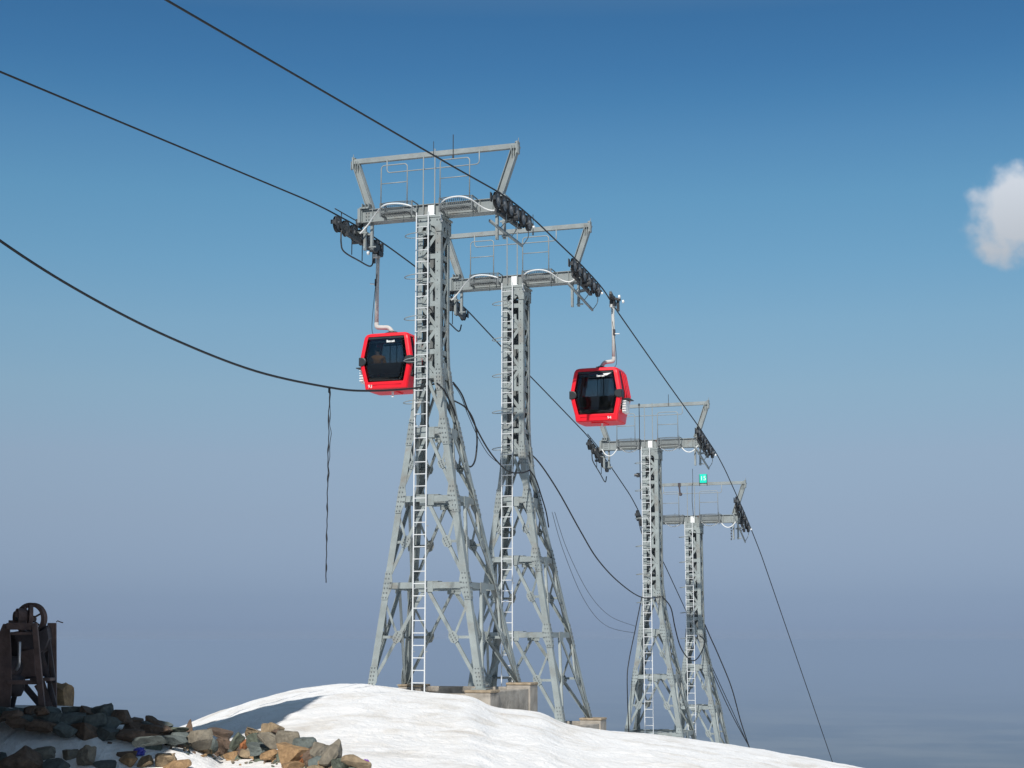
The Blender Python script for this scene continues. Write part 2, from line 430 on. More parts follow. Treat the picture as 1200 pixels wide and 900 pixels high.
def make_pylon(idx, X, Y, vbeam, base_z, info):
    top=P(600+F*X/(Y*1.0),vbeam,Y)
    zH=zv(vbeam,Y); H=zH-base_z; box=H-HL
    print('pylon',idx,'H',round(H,2),'box',round(box,2),'base',round(base_z,2))
    t0=line_t(Vector((X,Y,0)))
    root=empty('lift_pylon',(X,Y,base_z),-PSI); tag(root,info['label'],'pylon','steel lattice pylons of the gondola lift')
    W=.19; T=.02
    zz=[0]+[HL]+[H]
    for sx in (-1,1):
        for sy in (-1,1):
            mb=MB()
            zs=[0,HL-2.2,HL-1.5,HL-1,HL-.6,HL-.2,HL+.2,HL+.6,HL+1.0,HL+1.6,H]
            def prof(i,sx=sx,sy=sy,zs=zs):
                z=zs[i]; c=corner(sx,sy,z)
                a=-sx; b=-sy; w=W*(1.2 if i<1 else 1.12 if i<8 else 1.0)
                return [c, c+Vector((a*w,0,0)), c+Vector((a*w,b*T,0)), c+Vector((a*T,b*T,0)), c+Vector((a*T,b*w,0)), c+Vector((0,b*w,0))]
            mb.sweep(zs,prof)
            # base shoe with stiffeners
            c=corner(sx,sy,0)
            mb.box(c+Vector((-sx*.1,-sy*.1,.02)),(.5,.5,.04))
            for (ddx,ddy) in ((.14,0),(0,.14)):
                mb.box(c+Vector((-sx*(.06+ddx*.3),-sy*(.06+ddy*.3),.14)),(.02+ddx*1.2,.02+ddy*1.2,.22))
            # splice and gusset plates with bolt rows, on both flanges
            for li,z in enumerate(LEV):
                zc=z; hh=.46 if 0<li<4 else .38
                if li==0: zc=.35
                for face in (0,1):
                    n=Vector((0,sy,0)) if face==0 else Vector((sx,0,0))
                    cc=lambda zq: corner(sx,sy,zq)+n*.014
                    inw=Vector((-sx,0,0)) if face==0 else Vector((0,-sy,0))
                    a=cc(zc-hh); b=cc(zc+hh)
                    wide=.29 if li<4 else .26
                    pts=[a+inw*.01,a+inw*.2,cc(zc-hh*.35)+inw*wide,cc(zc+hh*.35)+inw*wide,b+inw*.2,b+inw*.01]
                    mb.poly(pts,n,.016)
                    for k in range(6):
                        zq=zc-hh*.85+k*hh*1.7/5
                        for q in (.05,.15):
                            mb.box(cc(zq)+inw*q+n*.014,(.032,.032,.032),1)
                    if 0<li<4:
                        for q in (.22,.26):
                            for dz in (-.09,.09): mb.box(cc(zc+dz)+inw*q+n*.014,(.03,.03,.03),1)
            # bolt rows up the flanges
            z=HL+.5
            while z<H-.3:
                for n,inw in ((Vector((0,sy,0)),Vector((-sx,0,0))),(Vector((sx,0,0)),Vector((0,-sy,0)))):
                    mb.box(corner(sx,sy,z)+inw*.11+n*.008,(.026,.026,.026),1)
                z+=.32 if idx<2 else .6
            mb.build('leg',[M_GALV,M_BOLT],root)
    # K bracing on the four faces
    faces=[('front',lambda sx,z:corner(sx,-1,z),Vector((0,-1,0))),('back',lambda sx,z:corner(sx,1,z),Vector((0,1,0))),
           ('left',lambda s,z:corner(-1,s,z),Vector((-1,0,0))),('right',lambda s,z:corner(1,s,z),Vector((1,0,0)))]
    for nm,cf,n in faces:
        mb=MB()
        for li in range(4):
            z0,z1=LEV[li],LEV[li+1]
            a0,b0,a1,b1=cf(-1,z0),cf(1,z0),cf(-1,z1),cf(1,z1)
            ap=(a1+b1)/2; ins=-n*.03
            if li<3 or True:
                if li<3:
                    # horizontal: channel
                    mb.bar(a1+ins,b1+ins,.20,.02,(0,0,1)); 
                    mb.bar(a1+ins-n*.08+Vector((0,0,.09)),b1+ins-n*.08+Vector((0,0,.09)),.16,.018,n)
                    mb.box(ap-n*.012+Vector((0,0,-.05)),(.5 if n.y else .02,.02 if n.y else .5,.34))
                dn=n
                st=a0+(b0-a0)*.03+Vector((0,0,.12)); en=b0+(a0-b0)*.03+Vector((0,0,.12))
                w=.11 if li<2 else .10
                mb.angle(st+ins,ap+ins*1.3+Vector((0,0,-.05)),w,n,.016)
                mb.angle(en+ins,ap+ins*1.3+Vector((0,0,-.05)),w,n,.016,flip=-1)
                if li<3:
                    for (s0,leg0,leg1) in ((st,a0,a1),(en,b0,b1)):
                        mid=s0*.52+ap*.48
                        zt=(mid.z-z0)/(z1-z0)
                        lp=leg0+(leg1-leg0)*zt; lu=leg0+(leg1-leg0)*min(1,zt+.40)
                        mb.angle(mid+ins*2,lp+ins*2,.09,n,.012); mb.angle(mid+ins*2,lu+ins*2,.08,n,.012)
                        # gusset
                        g=.155 if li<2 else .125
                        ex=(ap-s0).normalized(); ey=n.cross(ex)
                        pts=[mid+ex*g*1.3+ey*g*.5,mid+ex*g*.5+ey*g,mid-ex*g*.7+ey*g,mid-ex*g*1.3+ey*g*.4,mid-ex*g*1.2-ey*g*.6,mid-ex*g*.4-ey*g,mid+ex*g*.8-ey*g*.9,mid+ex*g*1.3-ey*g*.4]
                        mb.poly([p-n*.006 for p in pts],n,.014)
                        for k in (-.8,-.3,.3,.8):
                            for q in (-.3,.4): mb.box(mid+ex*g*k+ey*g*q+n*.006,(.03,.03,.03),1)
        mb.build('leg_bracing',[M_GALV,M_BOLT],root)
    # lacing of the straight shaft
    for nm,cf,n in faces:
        mb=MB(); z=HL+.1; k=0; st=.82
        while z<H-.35:
            z1=min(z+st,H-.2)
            a,b=cf(-1,z),cf(1,z); a1,b1=cf(-1,z1),cf(1,z1); ins=-n*.028
            sd=1 if k%2 else -1
            p,q=(a,b1) if k%2 else (b,a1)
            dd=(b-a).normalized()*.12
            if k%2: mb.bar(p+dd+ins,q-dd+ins,.12,.014,n.cross((q-p).normalized()))
            else: mb.bar(p-dd+ins,q+dd+ins,.12,.014,n.cross((q-p).normalized()))
            mb.bar(a+ins*1.6+Vector((0,0,.02)),b+ins*1.6+Vector((0,0,.02)),.17,.012,(0,0,1))
            if k%3==0:
                c=(a+b)/2; mb.box(c-n*.05+Vector((0,0,.3)),(.26 if n.y else .012,.012 if n.y else .26,.42))
            z=z1; k+=1
        mb.build('shaft_lacing',M_GALV,root)
    # dark plates added for the shade inside the back and left of the shaft
    mb=MB(); mb.box((0,.30,(HL+.3+H-.4)/2),(.50,.012,H-HL-.7)); mb.build('cable_duct',M_MESH,root)
    mb=MB(); mb.box((-.30,0,(HL+.3+H-.4)/2),(.012,.44,H-HL-.7)); mb.build('side_duct',M_MESH,root)
    # diaphragms inside
    mb=MB()
    for li,z in enumerate(LEV[1:4]):
        c=[corner(-1,-1,z),corner(1,-1,z),corner(1,1,z),corner(-1,1,z)]
        mb=MB(); mb.bar(c[0]+Vector((.1,.1,0)),c[2]-Vector((.1,.1,0)),.1,.02,(0,0,1)); mb.bar(c[1]+Vector((-.1,.1,-.012)),c[3]-Vector((-.1,.1,.012)),.1,.02,(0,0,1))
        # small step plate behind the ladder
        mb.build('inner_frame',M_GALV2,root)
        mb=MB(); mb.box((-.05,yf(z)+.25,z+.13),(.9,.42,.025)); mb.build('step_plate',M_GALV2,root)
    mb=MB(); mb.box((0,0,HL+.12),(.78,.78,.02)); mb.build('step_plate',M_GALV2,root)
    # head: cap plates with arched cut-outs
    mb=MB()
    mb.box((0,0,H-.03),(1.0,1.0,.06)); mb.box((0,0,H+.01),(.86,.86,.05))
    for n in (Vector((0,-1,0)),Vector((0,1,0)),Vector((-1,0,0)),Vector((1,0,0))):
        t=n.cross(Vector((0,0,1))); c=n*(.47 if n.y<0 else .44)
        pts=[c-t*.46+Vector((0,0,H-.07)),c-t*.46+Vector((0,0,H-.55)),c-t*.27+Vector((0,0,H-.55)),c-t*.2+Vector((0,0,H-.38)),c-t*.08+Vector((0,0,H-.33)),c-t*.08+Vector((0,0,H-.5)),c+t*.08+Vector((0,0,H-.5)),c+t*.08+Vector((0,0,H-.33)),
             c+t*.2+Vector((0,0,H-.38)),c+t*.27+Vector((0,0,H-.55)),c+t*.46+Vector((0,0,H-.55)),c+t*.46+Vector((0,0,H-.07))]
        mb.poly(pts,n,.02)
        for k in (-.4,-.3,-.06,.06,.3,.4): mb.box(c+t*k+n*.018+Vector((0,0,H-.15)),(.035,.035,.035),1)
    mb.build('shaft_head',[M_GALV,M_BOLT],root)
    # lower crossbeam: box girder with flanges, stiffeners
    zb=H+.04; hb=.46
    mb=MB()
    mb.box((0,0,zb+hb/2),(5.2,.34,hb-.05)); mb.box((0,0,zb+.014),(5.22,.46,.025)); mb.box((0,0,zb+hb-.014),(5.22,.46,.025))
    for x in (-2.6,-2.2,-1.75,-.55,-.30,.30,.55,1.75,2.2,2.6):
        for sy in (-1,1): mb.box((x,sy*.2,zb+hb/2),(.022,.08,hb-.06))
    for x in (-.30,.30): mb.box((x,-.235,zb+hb-.08),(.05,.03,.12),2)
    for x in (-2.45,-2.35,2.35,2.45):
        for z in (.1,.22,.34): mb.box((x,-.178,zb+z),(.035,.03,.035),1)
    for x in (-1.05,1.5): mb.cyl((x,-.2,zb-.12),(x,-.2,zb+.62),.012,6)
    # end brackets that carry the sheave trains
    for s in (-1,1):
        mb.box((s*2.66,0,zb+hb/2),(.10,.7,.5)); mb.box((s*2.5,0,zb+hb+.05),(.34,.56,.06))
        for q in (-.12,0,.12): mb.box((s*(2.45)+q,-.15,zb+hb+.12),(.02,.3,.16))
    mb.build('crossbeam',[M_GALV2,M_BOLT,M_RUST],root)
    mb=MB(); mb.box((.0,-.245,zb+.22),(.26,.012,.36)); mb.build('notice_plate',M_PLATE,root)
    # raking posts and upper beam
    ztop=zb+hb/2+2.02
    for s in (-1,1):
        mb=MB(); a=Vector((s*2.36,0,zb+hb+.06)); b=Vector((s*2.96,0,ztop))
        mb.bar(a,b,.26,.02,(1,0,0)); 
        for o in (-.125,.125):
            mb.bar(a+Vector((o,0,0)),b+Vector((o,0,0)),.22,.02,(0,1,0))
        for k in range(4): mb.box((s*2.96-.12+k*.08,-.09,ztop-.13),(.018,.1,.3))
        mb.build('raking_post',M_GALV2,root)
    mb=MB(); mb.box((0,0,ztop+.02),(6.0,.16,.17)); 
    mb.build('upper_beam',M_GALV2,root)
    for s in (-1,1):
        mb=MB(); mb.box((s*3.03,0,ztop-.04),(.05,.26,.42)); mb.box((s*3.0,0,ztop+.14),(.10,.2,.03)); mb.cyl((s*3.05,0,ztop+.1),(s*3.05,0,ztop+.3),.012,6)
        mb.build('end_plate',M_GALV2,root)
    # poles in the middle (ladder extension)
    mb=MB()
    for x in (-.30,.12):
        mb=MB(); mb.cyl((x,-.27,zb+.1),(x,-.27,ztop-.05 if x<0 else ztop+.12),.022,8); mb.build('centre_pole',M_TUBE,root)
    if info.get('mast',1):
        mb=MB(); mb.cyl((.0,-.1,ztop),(.0,-.1,ztop+.45),.012,6); mb.build('antenna',M_DARKSTEEL,root); mb=MB(); mb.cyl((.72,-.1,ztop-.15),(.72,-.1,ztop+.62),.016,6); mb.box((.72,-.1,ztop-.16),(.05,.05,.12))
        mb.build('antenna',M_DARKSTEEL,root)
    # walkways either side of the shaft, in front of the beam
    for s in (-1,1):
        x0,x1=(-1.66,-.50) if s<0 else (.50,1.66)
        mb=MB(); ya,yb=-.25,-.80
        # arched skirts made of a lattice
        for yy in (yb,):
            nseg=16
            for k in range(nseg+1):
                x=x0+(x1-x0)*k/nseg; c=abs((x-(x0+x1)/2)/((x1-x0)/2)); low=zb+.06-.10*(c**3)+.08; hi=zb+hb-.02+.03*(1-c*c)
                mb.bar((x,yy,low),(x,yy,hi),.014,.012,(1,0,0))
            for r_ in range(8):
                pts=[]
                for k in range(13):
                    x=x0+(x1-x0)*k/12; c=abs((x-(x0+x1)/2)/((x1-x0)/2)); low=zb+.06-.10*(c**3)+.08; hi=zb+hb-.02+.03*(1-c*c)
                    pts.append((x,yy,low+(hi-low)*r_/7))
                mb.tube(pts,.016 if r_ in (0,7) else .009,4)
        # floor grating
        for k in range(9): y=ya+(yb-ya)*k/8; mb.bar((x0,y,zb+.12),(x1,y,zb+.12),.03,.006,(0,0,1))
        for k in range(12): x=x0+(x1-x0)*k/11; mb.bar((x,ya,zb+.12),(x,yb,zb+.12),.03,.006,(0,0,1))
        for x in (x0,x1):
            mb.bar((x,ya,zb+.05),(x,yb,zb+.05),.06,.04,(0,0,1)); mb.bar((x,ya,zb+hb),(x,yb,zb+hb),.03,.03,(0,0,1))
            mb.bar((x,yb,zb-.02),(x,yb,zb+hb),.05,.03,(1,0,0))
        mb.build('walkway',M_MESH,root)
        mb=MB(); yr_=-.80
        xa,xb=(x0+.02,x1-.18) if s<0 else (x0+.02,x1-.08)
        mb.tube(rounded(xa,xb,zb+hb-.1,zb+hb+1.32,yr_),.021,7); mb.tube([(xa,yr_,zb+hb+.68),(xb,yr_,zb+hb+.68)],.018,6)
        mb.build('guardrail',M_TUBE,root,smooth=True)
    mb=MB(); zr=ztop-.52; r_=.12
    pts=[(-1.72,-.12,ztop),(-1.72,-.12,zr+r_)]+[(-1.72+r_-r_*math.cos(a),-.12,zr+r_-r_*math.sin(a)) for a in (.4,.8,1.2,1.57)]+[(1.68-r_+r_*math.sin(a),-.12,zr+r_-r_*math.cos(a)) for a in (0,.4,.8,1.2,1.57)]+[(1.68,-.12,ztop)]
    mb.tube(pts,.02,7); mb.build('hanging_rail',M_TUBE,root,smooth=True)
    # ladder: in front of the shaft, all the way down
    yl=-.66; xl0,xl1=-.38,.05
    mb=MB()
    for x in (xl0,xl1): mb.bar((x,yl,-.1),(x,yl,H+.1),.038,.035,(1,0,0))
    z=.2; k=0
    while z<H: mb.cyl((xl0,yl,z),(xl1,yl,z),.017,6); z+=.40
    z=1.2
    while z<H:
        for x in (xl0,xl1): mb.bar((x,yl,z),(x,yf(z)+.02,z),.04,.03,(0,0,1))
        z+=2.05
    lad=mb.build('ladder',M_LADDER,root)
    z=H-.75
    while z>HL-.9:
        mb=MB(); pts=[]
        for k in range(17):
            a=math.pi*2*k/16; pts.append((-.165-.16+.36*math.cos(a),yl-.22+.3*math.sin(a),z+.04*math.cos(a)))
        mb.tube(pts,.016,6); mb.build('safety_hoop',M_GALV2,lad,smooth=True); z-=1.42
    # white flexible conduits across the beam
    mb=MB()
    if idx<2:
        mb.tube(spline([(-2.62,-.32,zb-.42),(-2.3,-.32,zb-.1),(-2.0,-.5,zb+.14),(-1.5,-.86,zb+.36),(-1.0,-.86,zb+.38),(-.56,-.86,zb+.27),(-.5,-.6,zb+.22)]),.028,8)
        mb.tube(spline([(.48,-.5,zb-.28),(.42,-.5,zb-.02),(.5,-.7,zb+.22),(.75,-.86,zb+.38),(1.2,-.88,zb+.43),(1.6,-.86,zb+.32),(1.95,-.4,zb+.08),(2.3,-.3,zb+.0),(2.6,-.3,zb+.2)]),.028,8)
    else:
        for a,b,dp in ((-1.6,-.6,.22),(.5,1.55,.22),(1.6,2.5,.33),(-2.6,-1.75,.38)):
            mb.tube(spline([(a,-.3,zb+.05),(a+(b-a)*.25,-.34,zb+.05-dp*.75),(a+(b-a)*.5,-.34,zb+.05-dp),(a+(b-a)*.75,-.34,zb+.05-dp*.75),(b,-.3,zb+.05)]),.028,8)
    mb.build('white_conduit',M_HOSE,root,smooth=True)
    # sheave trains
    for s,T in ((1,TR),(-1,TL)):
        asm=empty('sheave_train',(0,0,0),0,root)
        sx=s*2.85
        def rz(y): return sum(interp(t0+y+o,T) for o in (-.4,-.2,0,.2,.4))/5-base_z
        n=6; pitch=.67; ys=[(i-(n-1)/2)*pitch for i in range(n)]
        cs_=[]
        for y in ys:
            sl=(rz(y+.3)-rz(y-.3))/.6; nn=Vector((0,-sl,1)).normalized()
            c=Vector((sx,y,rz(y)))-nn*(.285+.02); cs_.append(c)
            mb=MB(); sheave(mb,c,(1,0,0)); mb.build('sheave',[M_RUBBER,M_DISC],asm,smooth=False)
        mb=MB()
        for k in range(0,n,2):
            a,b=cs_[k],cs_[k+1]; m_=(a+b)/2+Vector((0,0,-.12))
            for o in (-s*.10,):
                ov=Vector((o,0,0))
                ex=(b-a).normalized(); ez=Vector((0,-ex.z,ex.y))
                mb.poly([a+ov-ex*.08+ez*.05,b+ov+ex*.08+ez*.05,b+ov+ex*.08-ez*.06,m_+ov+ex*.1-ez*.12,m_+ov-ex*.1-ez*.12,a+ov-ex*.08-ez*.06],(1,0,0),.014)
            mb.cyl(m_+Vector((-.14,0,0)),m_+Vector((.14,0,0)),.035,8,0)
        # main rocker beam underneath (a deep girder)
        a=cs_[0]+Vector((-s*.16,.2,-.30)); b=cs_[-1]+Vector((-s*.16,-.2,-.30))
        mb.bar(a+Vector((0,.2,.06)),b+Vector((0,-.2,.06)),.13,.12,(0,0,1))
        # pivot to the crossbeam
        mb.box((sx-s*.12,0,zb+.05),(.3,.22,.26)); mb.cyl((sx-s*.3,0,(cs_[2].z+cs_[3].z)/2-.25),(sx+s*.2,0,(cs_[2].z+cs_[3].z)/2-.25),.07,10)
        for o in (-.14,.14): mb.bar((sx-s*.2,o,zb+.1),(sx-s*.2,o*.6,(cs_[2].z+cs_[3].z)/2-.3),.08,.02,(0,1,0))
        mb.build('rocker_frame',M_DARKSTEEL,asm)
        # derailment catchers, switch arms
        for k,c in ((0,cs_[0]),(n-1,cs_[-1])):
            d_=-1 if k==0 else 1; mb=MB()
            mb.box(c+Vector((0,d_*.36,.0)),(.16,.04,.14)); mb.box(c+Vector((-s*.10,d_*.30,.04)),(.03,.16,.30))
            if d_>0: mb.cyl(c+Vector((s*.10,d_*.22,-.1)),c+Vector((s*.17,d_*.22,-.1)),.045,8,1)
            mb.build('rope_catcher',[M_DARKSTEEL,M_WHITE],asm)
        mb=MB()
        # two hanging uprights below the beam end
        zu=zb-.05
        for o in (-.12,.14):
            mb.box((s*2.42+o,-.05,zu-.42),(.085,.12,.95)); mb.box((s*2.42+o,-.05,zu-.86),(.02,.24,.05))
        mb.cyl((s*2.42+.1,-.2,zu-.84),(s*2.42+.36,-.2,zu-.84),.03,6)
        for y0 in (-.1,.12): mb.bar((s*2.42,y0,zu-.3),(s*2.8,y0,zu-.25),.06,.04,(0,0,1))
        mb.build('beam_bracket',M_GALV2,root)
        # maintenance rail under the train, bent hangers
        mb=MB(); dz=-.72
        xin=s*2.55
        if s>0:
            a=cs_[0]+Vector((-.15,-.3,-.75)); b=cs_[-1]+Vector((-.15,-.2,-.85))
            mb.bar(a,b,.085,.06,(0,0,1))
            for f in (.28,.62,.98):
                p=a.lerp(b,f); q=Vector((sx,p.y+.3,rz(p.y+.3)-.55))
                mb.tube(spline([q,q+Vector((-.02,.02,-.25)),p+Vector((0,.2,.08)),p],5),.018,6)
        else:
            q0=cs_[0]+Vector((.1,.1,-.2)); q1=cs_[-1]+Vector((.1,-.3,-.25))
            mb.tube(spline([q0,q0+Vector((0,0,-.42)),q0+Vector((0,.25,-.68)),q0.lerp(q1,.5)+Vector((0,0,-.68)),q1+Vector((0,-.45,-.62)),q1+Vector((0,-.15,-.3))],6),.028,7)
            for f in (.3,.6): p=q0.lerp(q1,f); mb.cyl(p,p+Vector((0,0,-.62)),.018,6)
            a=cs_[0]+Vector((-.1,.0,.55)); b=cs_[3]+Vector((-.1,.1,.55)); mb.tube([a,b],.022,6)
            for f in (.25,.9): p=a.lerp(b,f); mb.cyl(p,p+Vector((0,0,-.5)),.018,6)
        mb.build('maintenance_rail',M_GALV2 if s>0 else M_DARKSTEEL,asm,smooth=True)
    # concrete footing: ring wall with corner pedestals
    mb=MB(); xo=2.38; y0,y1=-1.0,3.95; dp=info.get('deep',3.2)
    def wall(xa,ya_,xb,yb_,t,top,low,mi=0):
        a=Vector((xa,ya_,0)); b=Vector((xb,yb_,0)); c=(a+b)/2; L_=(b-a)
        if abs(L_.x)>abs(L_.y): mb.box((c.x,c.y,(top+low)/2),(abs(L_.x),t,top-low),mi)
        else: mb.box((c.x,c.y,(top+low)/2),(t,abs(L_.y),top-low),mi)
    wall(-xo+.1,y0+.2,xo-.4,y0+.2,.38,-.12,-dp); wall(-xo+.4,y1-.2,xo-.4,y1-.2,.38,-.02,-dp)
    wall(-xo+.2,y0+.4,-xo+.2,y1-.4,.38,-.10,-dp); wall(xo-.2,y0+.4,xo-.2,y1-.4,.38,-.06,-dp)
    mb.box((0,(y0+y1)/2,-1.0),(2*xo-.8,y1-y0-.8,.3))
    for sx in (-1,1):
        for (yy,h_) in ((y0+.42,.0),(y1-.42,.14 if sx>0 else .05)):
            mb.box((sx*(xo-.38),yy,(h_-.09-dp)/2),(.86,.86,h_-.09+dp)); mb.box((sx*(xo-.38),yy,h_-.045),(.90,.90,.085),1)
    ft=mb.build('concrete_footing',[M_CONC,M_CONCTOP],root,bevel=.03)
    return root,H,t0,zb,ztop
YS=[54.0,62.5,83.6,93.1]
INFO=[dict(label='nearest grey lattice pylon, long white ladder in full view, red cabin behind its left side'),
      dict(label='second grey lattice pylon, half hidden behind the nearest one, red cabin off its right arm'),
      dict(label='third grey lattice pylon down the slope, its feet hidden by the snow crest',mast=0),
      dict(label='farthest and lowest grey lattice pylon, with a small teal number board on its upper beam',mast=0)]
BEAMV=[257,338,527,614.5]
BASE=[EYE-1.55+.0,EYE-3.13,EYE-8.0,EYE-9.9]
PY=[]
for i in range(4):
    X=X1+.335*(YS[i]-Y1)
    PY.append(make_pylon(i,X,YS[i],BEAMV[i],BASE[i],INFO[i]))

# extras on the far pylons
def text_mesh(txt,size,name,m,parent,loc,rot,ext=.004):
    cu=bpy.data.curves.new(name,'FONT'); cu.body=txt; cu.size=size; cu.align_x='CENTER'; cu.align_y='CENTER'; cu.extrude=ext
    tmp=bpy.data.objects.new('tmp_text',cu); C.objects.link(tmp)
    dg=bpy.context.evaluated_depsgraph_get(); dg.update()
    me=bpy.data.meshes.new_from_object(tmp.evaluated_get(dg)); bpy.data.objects.remove(tmp)
    me.name=name; me.materials.clear(); me.materials.append(m)
    o=bpy.data.objects.new(name,me); C.objects.link(o); o.location=loc; o.rotation_euler=rot
    if parent: o.parent=parent
    return o
root,H,t0,zb,ztop=PY[3]
mb=MB(); mb.box((.62,-.12,ztop+.32),(.46,.03,.5),0)
sg=mb.build('number_board',M_TEAL,root)
mb=MB()
for x in (.40,.84): mb.box((x,-.13,ztop+.22),(.03,.05,.66))
mb.build('board_clamp',M_DARKSTEEL,root)
text_mesh('15',.36,'board_number',M_WHITE,sg,(.62,-.142,ztop+.32),(R(90),0,0))
mb=MB(); mb.box((-.78,-.14,ztop-.02),(.14,.10,.24)); mb.cyl((-.78,-.16,ztop-.1),(-.74,-.2,ztop-.46),.05,8); mb.cyl((-.72,-.3,ztop-.55),(-.72,-.1,ztop-.55),.10,12)
mb.build('floodlight',M_RUST2,root)
mb=MB(); mb.cyl((0,-.1,ztop),(0,-.1,ztop+.9),.014,6); mb.tube([(.02,-.35,ztop),(.0,-.35,ztop-1),(.06,-.35,zb+.4)],.018,6); mb.build('antenna',M_DARKSTEEL,root)
mb=MB(); 
for k in range(5): mb.cyl((2.2,-.25,zb-.25-.16*k),(2.2+.03*(k%2),-.25,zb-.36-.16*k),.035,6)
mb.build('insulator_chain',M_DARKSTEEL,root)
root,H,t0,zb,ztop=PY[2]
mb=MB(); mb.cyl((-.52,-.5,ztop+.05),(-.50,-.5,H-2.6),.022,6); mb.box((-.52,-.5,ztop+.02),(.08,.08,.12)); mb.box((-.62,-.5,H-1.35),(.14,.14,.22)); mb.cyl((-.62,-.52,H-1.35),(-.8,-.56,H-1.35),.07,8)
mb.cyl((.95,-.1,ztop-.05),(.95,-.1,ztop+.55),.014,6)
mb.build('antenna',M_DARKSTEEL,root)

# ---------------------------------------------------------------- cabins
def make_cabin(gu, gv, s, scale, cu, ctop, cbot, label, num, person=False, yaw=0, Yc=None):
    """gu,gv: grip on the rope; cabin centre column cu, roof and floor rows"""
    g=Q(gu,gv,s)
    root=empty('gondola_cabin',g,-PSI+yaw); tag(root,label,'gondola cabin','red gondola cabins on the haul rope')
    out=1 if s>0 else -1
    # lateral offset of the cabin centre from the rope, from the picture
    Yg=g.y
    lat=((cu-gu)*Yg/F)/cs
    dcab=Yg - lat*sn
    ztp=zv(ctop+.5,dcab-.6)-g.z; zbt=zv(cbot-1,dcab+.5)-g.z
    hgt=ztp-zbt
    print('cabin height',hgt,'lat',lat,'drop',ztp)
    # --- shell
    KW,KL=1.09,.84
    LV=[(0,.76,.80),(.05,.80,.86),(.30,.83,.885),(.50,.875,.905),(.78,.935,.935),(1.05,.985,.955),(1.15,.99,.955),(1.50,.935,.935),(1.95,.86,.90),(2.06,.835,.885),(2.16,.78,.83),(2.2,.70,.75)]
    k_=hgt/2.2
    def ring(w,l):
        r=.085; pts=[]; ids=[]
        # sides: 0 front(-y),1 right(+x),2 back,3 left ; each side: straight part with window break points
        cor=[(-w,-l),(w,-l),(w,l),(-w,l)]
        dirs=[(1,0),(0,1),(-1,0),(0,-1)]
        for sd in range(4):
            c0=Vector(cor[sd]); dr=Vector(dirs[sd]); ln=(2*w if sd%2==0 else 2*l)
            nrm=Vector((dr.y,-dr.x))
            # corner arc centre
            cc=c0+dr*r-nrm*r
            for q in (0,1,2):
                a=q/3*math.pi/2
                prev=Vector(dirs[(sd+3)%4]); pn=Vector((prev.y,-prev.x))
                pts.append(cc+pn*(r*math.cos(a))+nrm*(r*math.sin(a))); ids.append(('c',sd))
            br=[r,.17 if sd%2==0 else .2]
            e=.03
            seg=[r, r+.012, .0]
            stops=[r]
            wn=7
            a0=.18; b0=ln-.18
            xs=[r]+[a0+(b0-a0)*j/wn for j in range(wn+1)]
            for j,x in enumerate(xs):
                bow=.035*math.sin(math.pi*x/ln)
                pts.append(c0+dr*x+nrm*bow); ids.append(('s',sd,j))
        return pts,ids
    rings=[]; 
    for (z,w,l) in LV:
        p,ids=ring(w*KW,l*KL); rings.append([Vector((q.x*k_,q.y*k_,zbt+z*k_)) for q in p])
    n=len(ids); LAT=Vector((lat,0,0))
    zlo,zhi=2,9   # glazed levels (front/back); sides glazed higher
    body=MB(); win=[MB() for _ in range(4)]
    V=[q+LAT for r_ in rings for q in r_]
    bf=[]; wf=[[] for _ in range(4)]
    for j in range(len(LV)-1):
        for i in range(n):
            i2=(i+1)%n; id_=ids[i]
            f=(j*n+i,j*n+i2,(j+1)*n+i2,(j+1)*n+i)
            glass=False
            if id_[0]=='s' and 1<=id_[2]<=7:
                sd=id_[1]
                if sd%2==0: glass = 2<=j<=8
                else: glass = 3<=j<=8
                if sd%2==1 and id_[2] in (3,5): pass
            (wf[id_[1]] if glass else bf).append(f)
    cbf=len(V)
    V2=V+[LAT+Vector((0,0,zbt-.0)),LAT+Vector((0,0,zbt+2.22*k_))]
    for i in range(n): bf.append(((i+1)%n,i,cbf)); bf.append(((len(LV)-1)*n+i,(len(LV)-1)*n+(i+1)%n,cbf+1))
    body.add(V2,bf); bo=body.build('body',M_RED,root)
    sm=bo.modifiers.new('thick','SOLIDIFY'); sm.thickness=.045; sm.offset=-1
    bv=bo.modifiers.new('bevel','BEVEL'); bv.width=.012; bv.segments=2; bv.limit_method='ANGLE'; bv.angle_limit=R(35)
    for p in bo.data.polygons: p.use_smooth=False
    ctr=LAT+Vector((0,0,zbt+1.1*k_))
    for sd in range(4):
        mbw=MB(); 
        used=sorted({i for f in wf[sd] for i in f}); mp={a:b for b,a in enumerate(used)}
        nr=[Vector((0,-1,0)),Vector((1,0,0)),Vector((0,1,0)),Vector((-1,0,0))][sd]
        mbw.add([V[i]-nr*.018 for i in used],[tuple(mp[i] for i in f) for f in wf[sd]])
        wo=mbw.build('window',M_GLASS,root,smooth=True); sm=wo.modifiers.new('thick','SOLIDIFY'); sm.thickness=.004
        if sd%2==1:
            # mullions and door split on the sides
            mm=MB()
            for fx in (-.27,0,.27):
                w_=lambda z: interp(z,[(a,b) for a,b,c in LV])*KW
                pts=[Vector((nr.x*(w_(z)+.035)*k_,fx*k_,zbt+z*k_))+LAT for z in (.5,.78,1.05,1.15,1.5,2.03)]
                for a,b in zip(pts,pts[1:]): mm.bar(a,b,.045,.03,(0,1,0))
            mm.build('door_mullion',M_RED if sd==1 else M_RED,wo)
        else:
            mm=MB() # black window gasket top band
            y_=-1 if sd==0 else 1
            mm.box(LAT+Vector((0,y_*(.90*KL)*k_,zbt+2.0*k_)),(1.45*k_,.02,.07*k_)); mm.build('window_band',M_BLACK,wo)
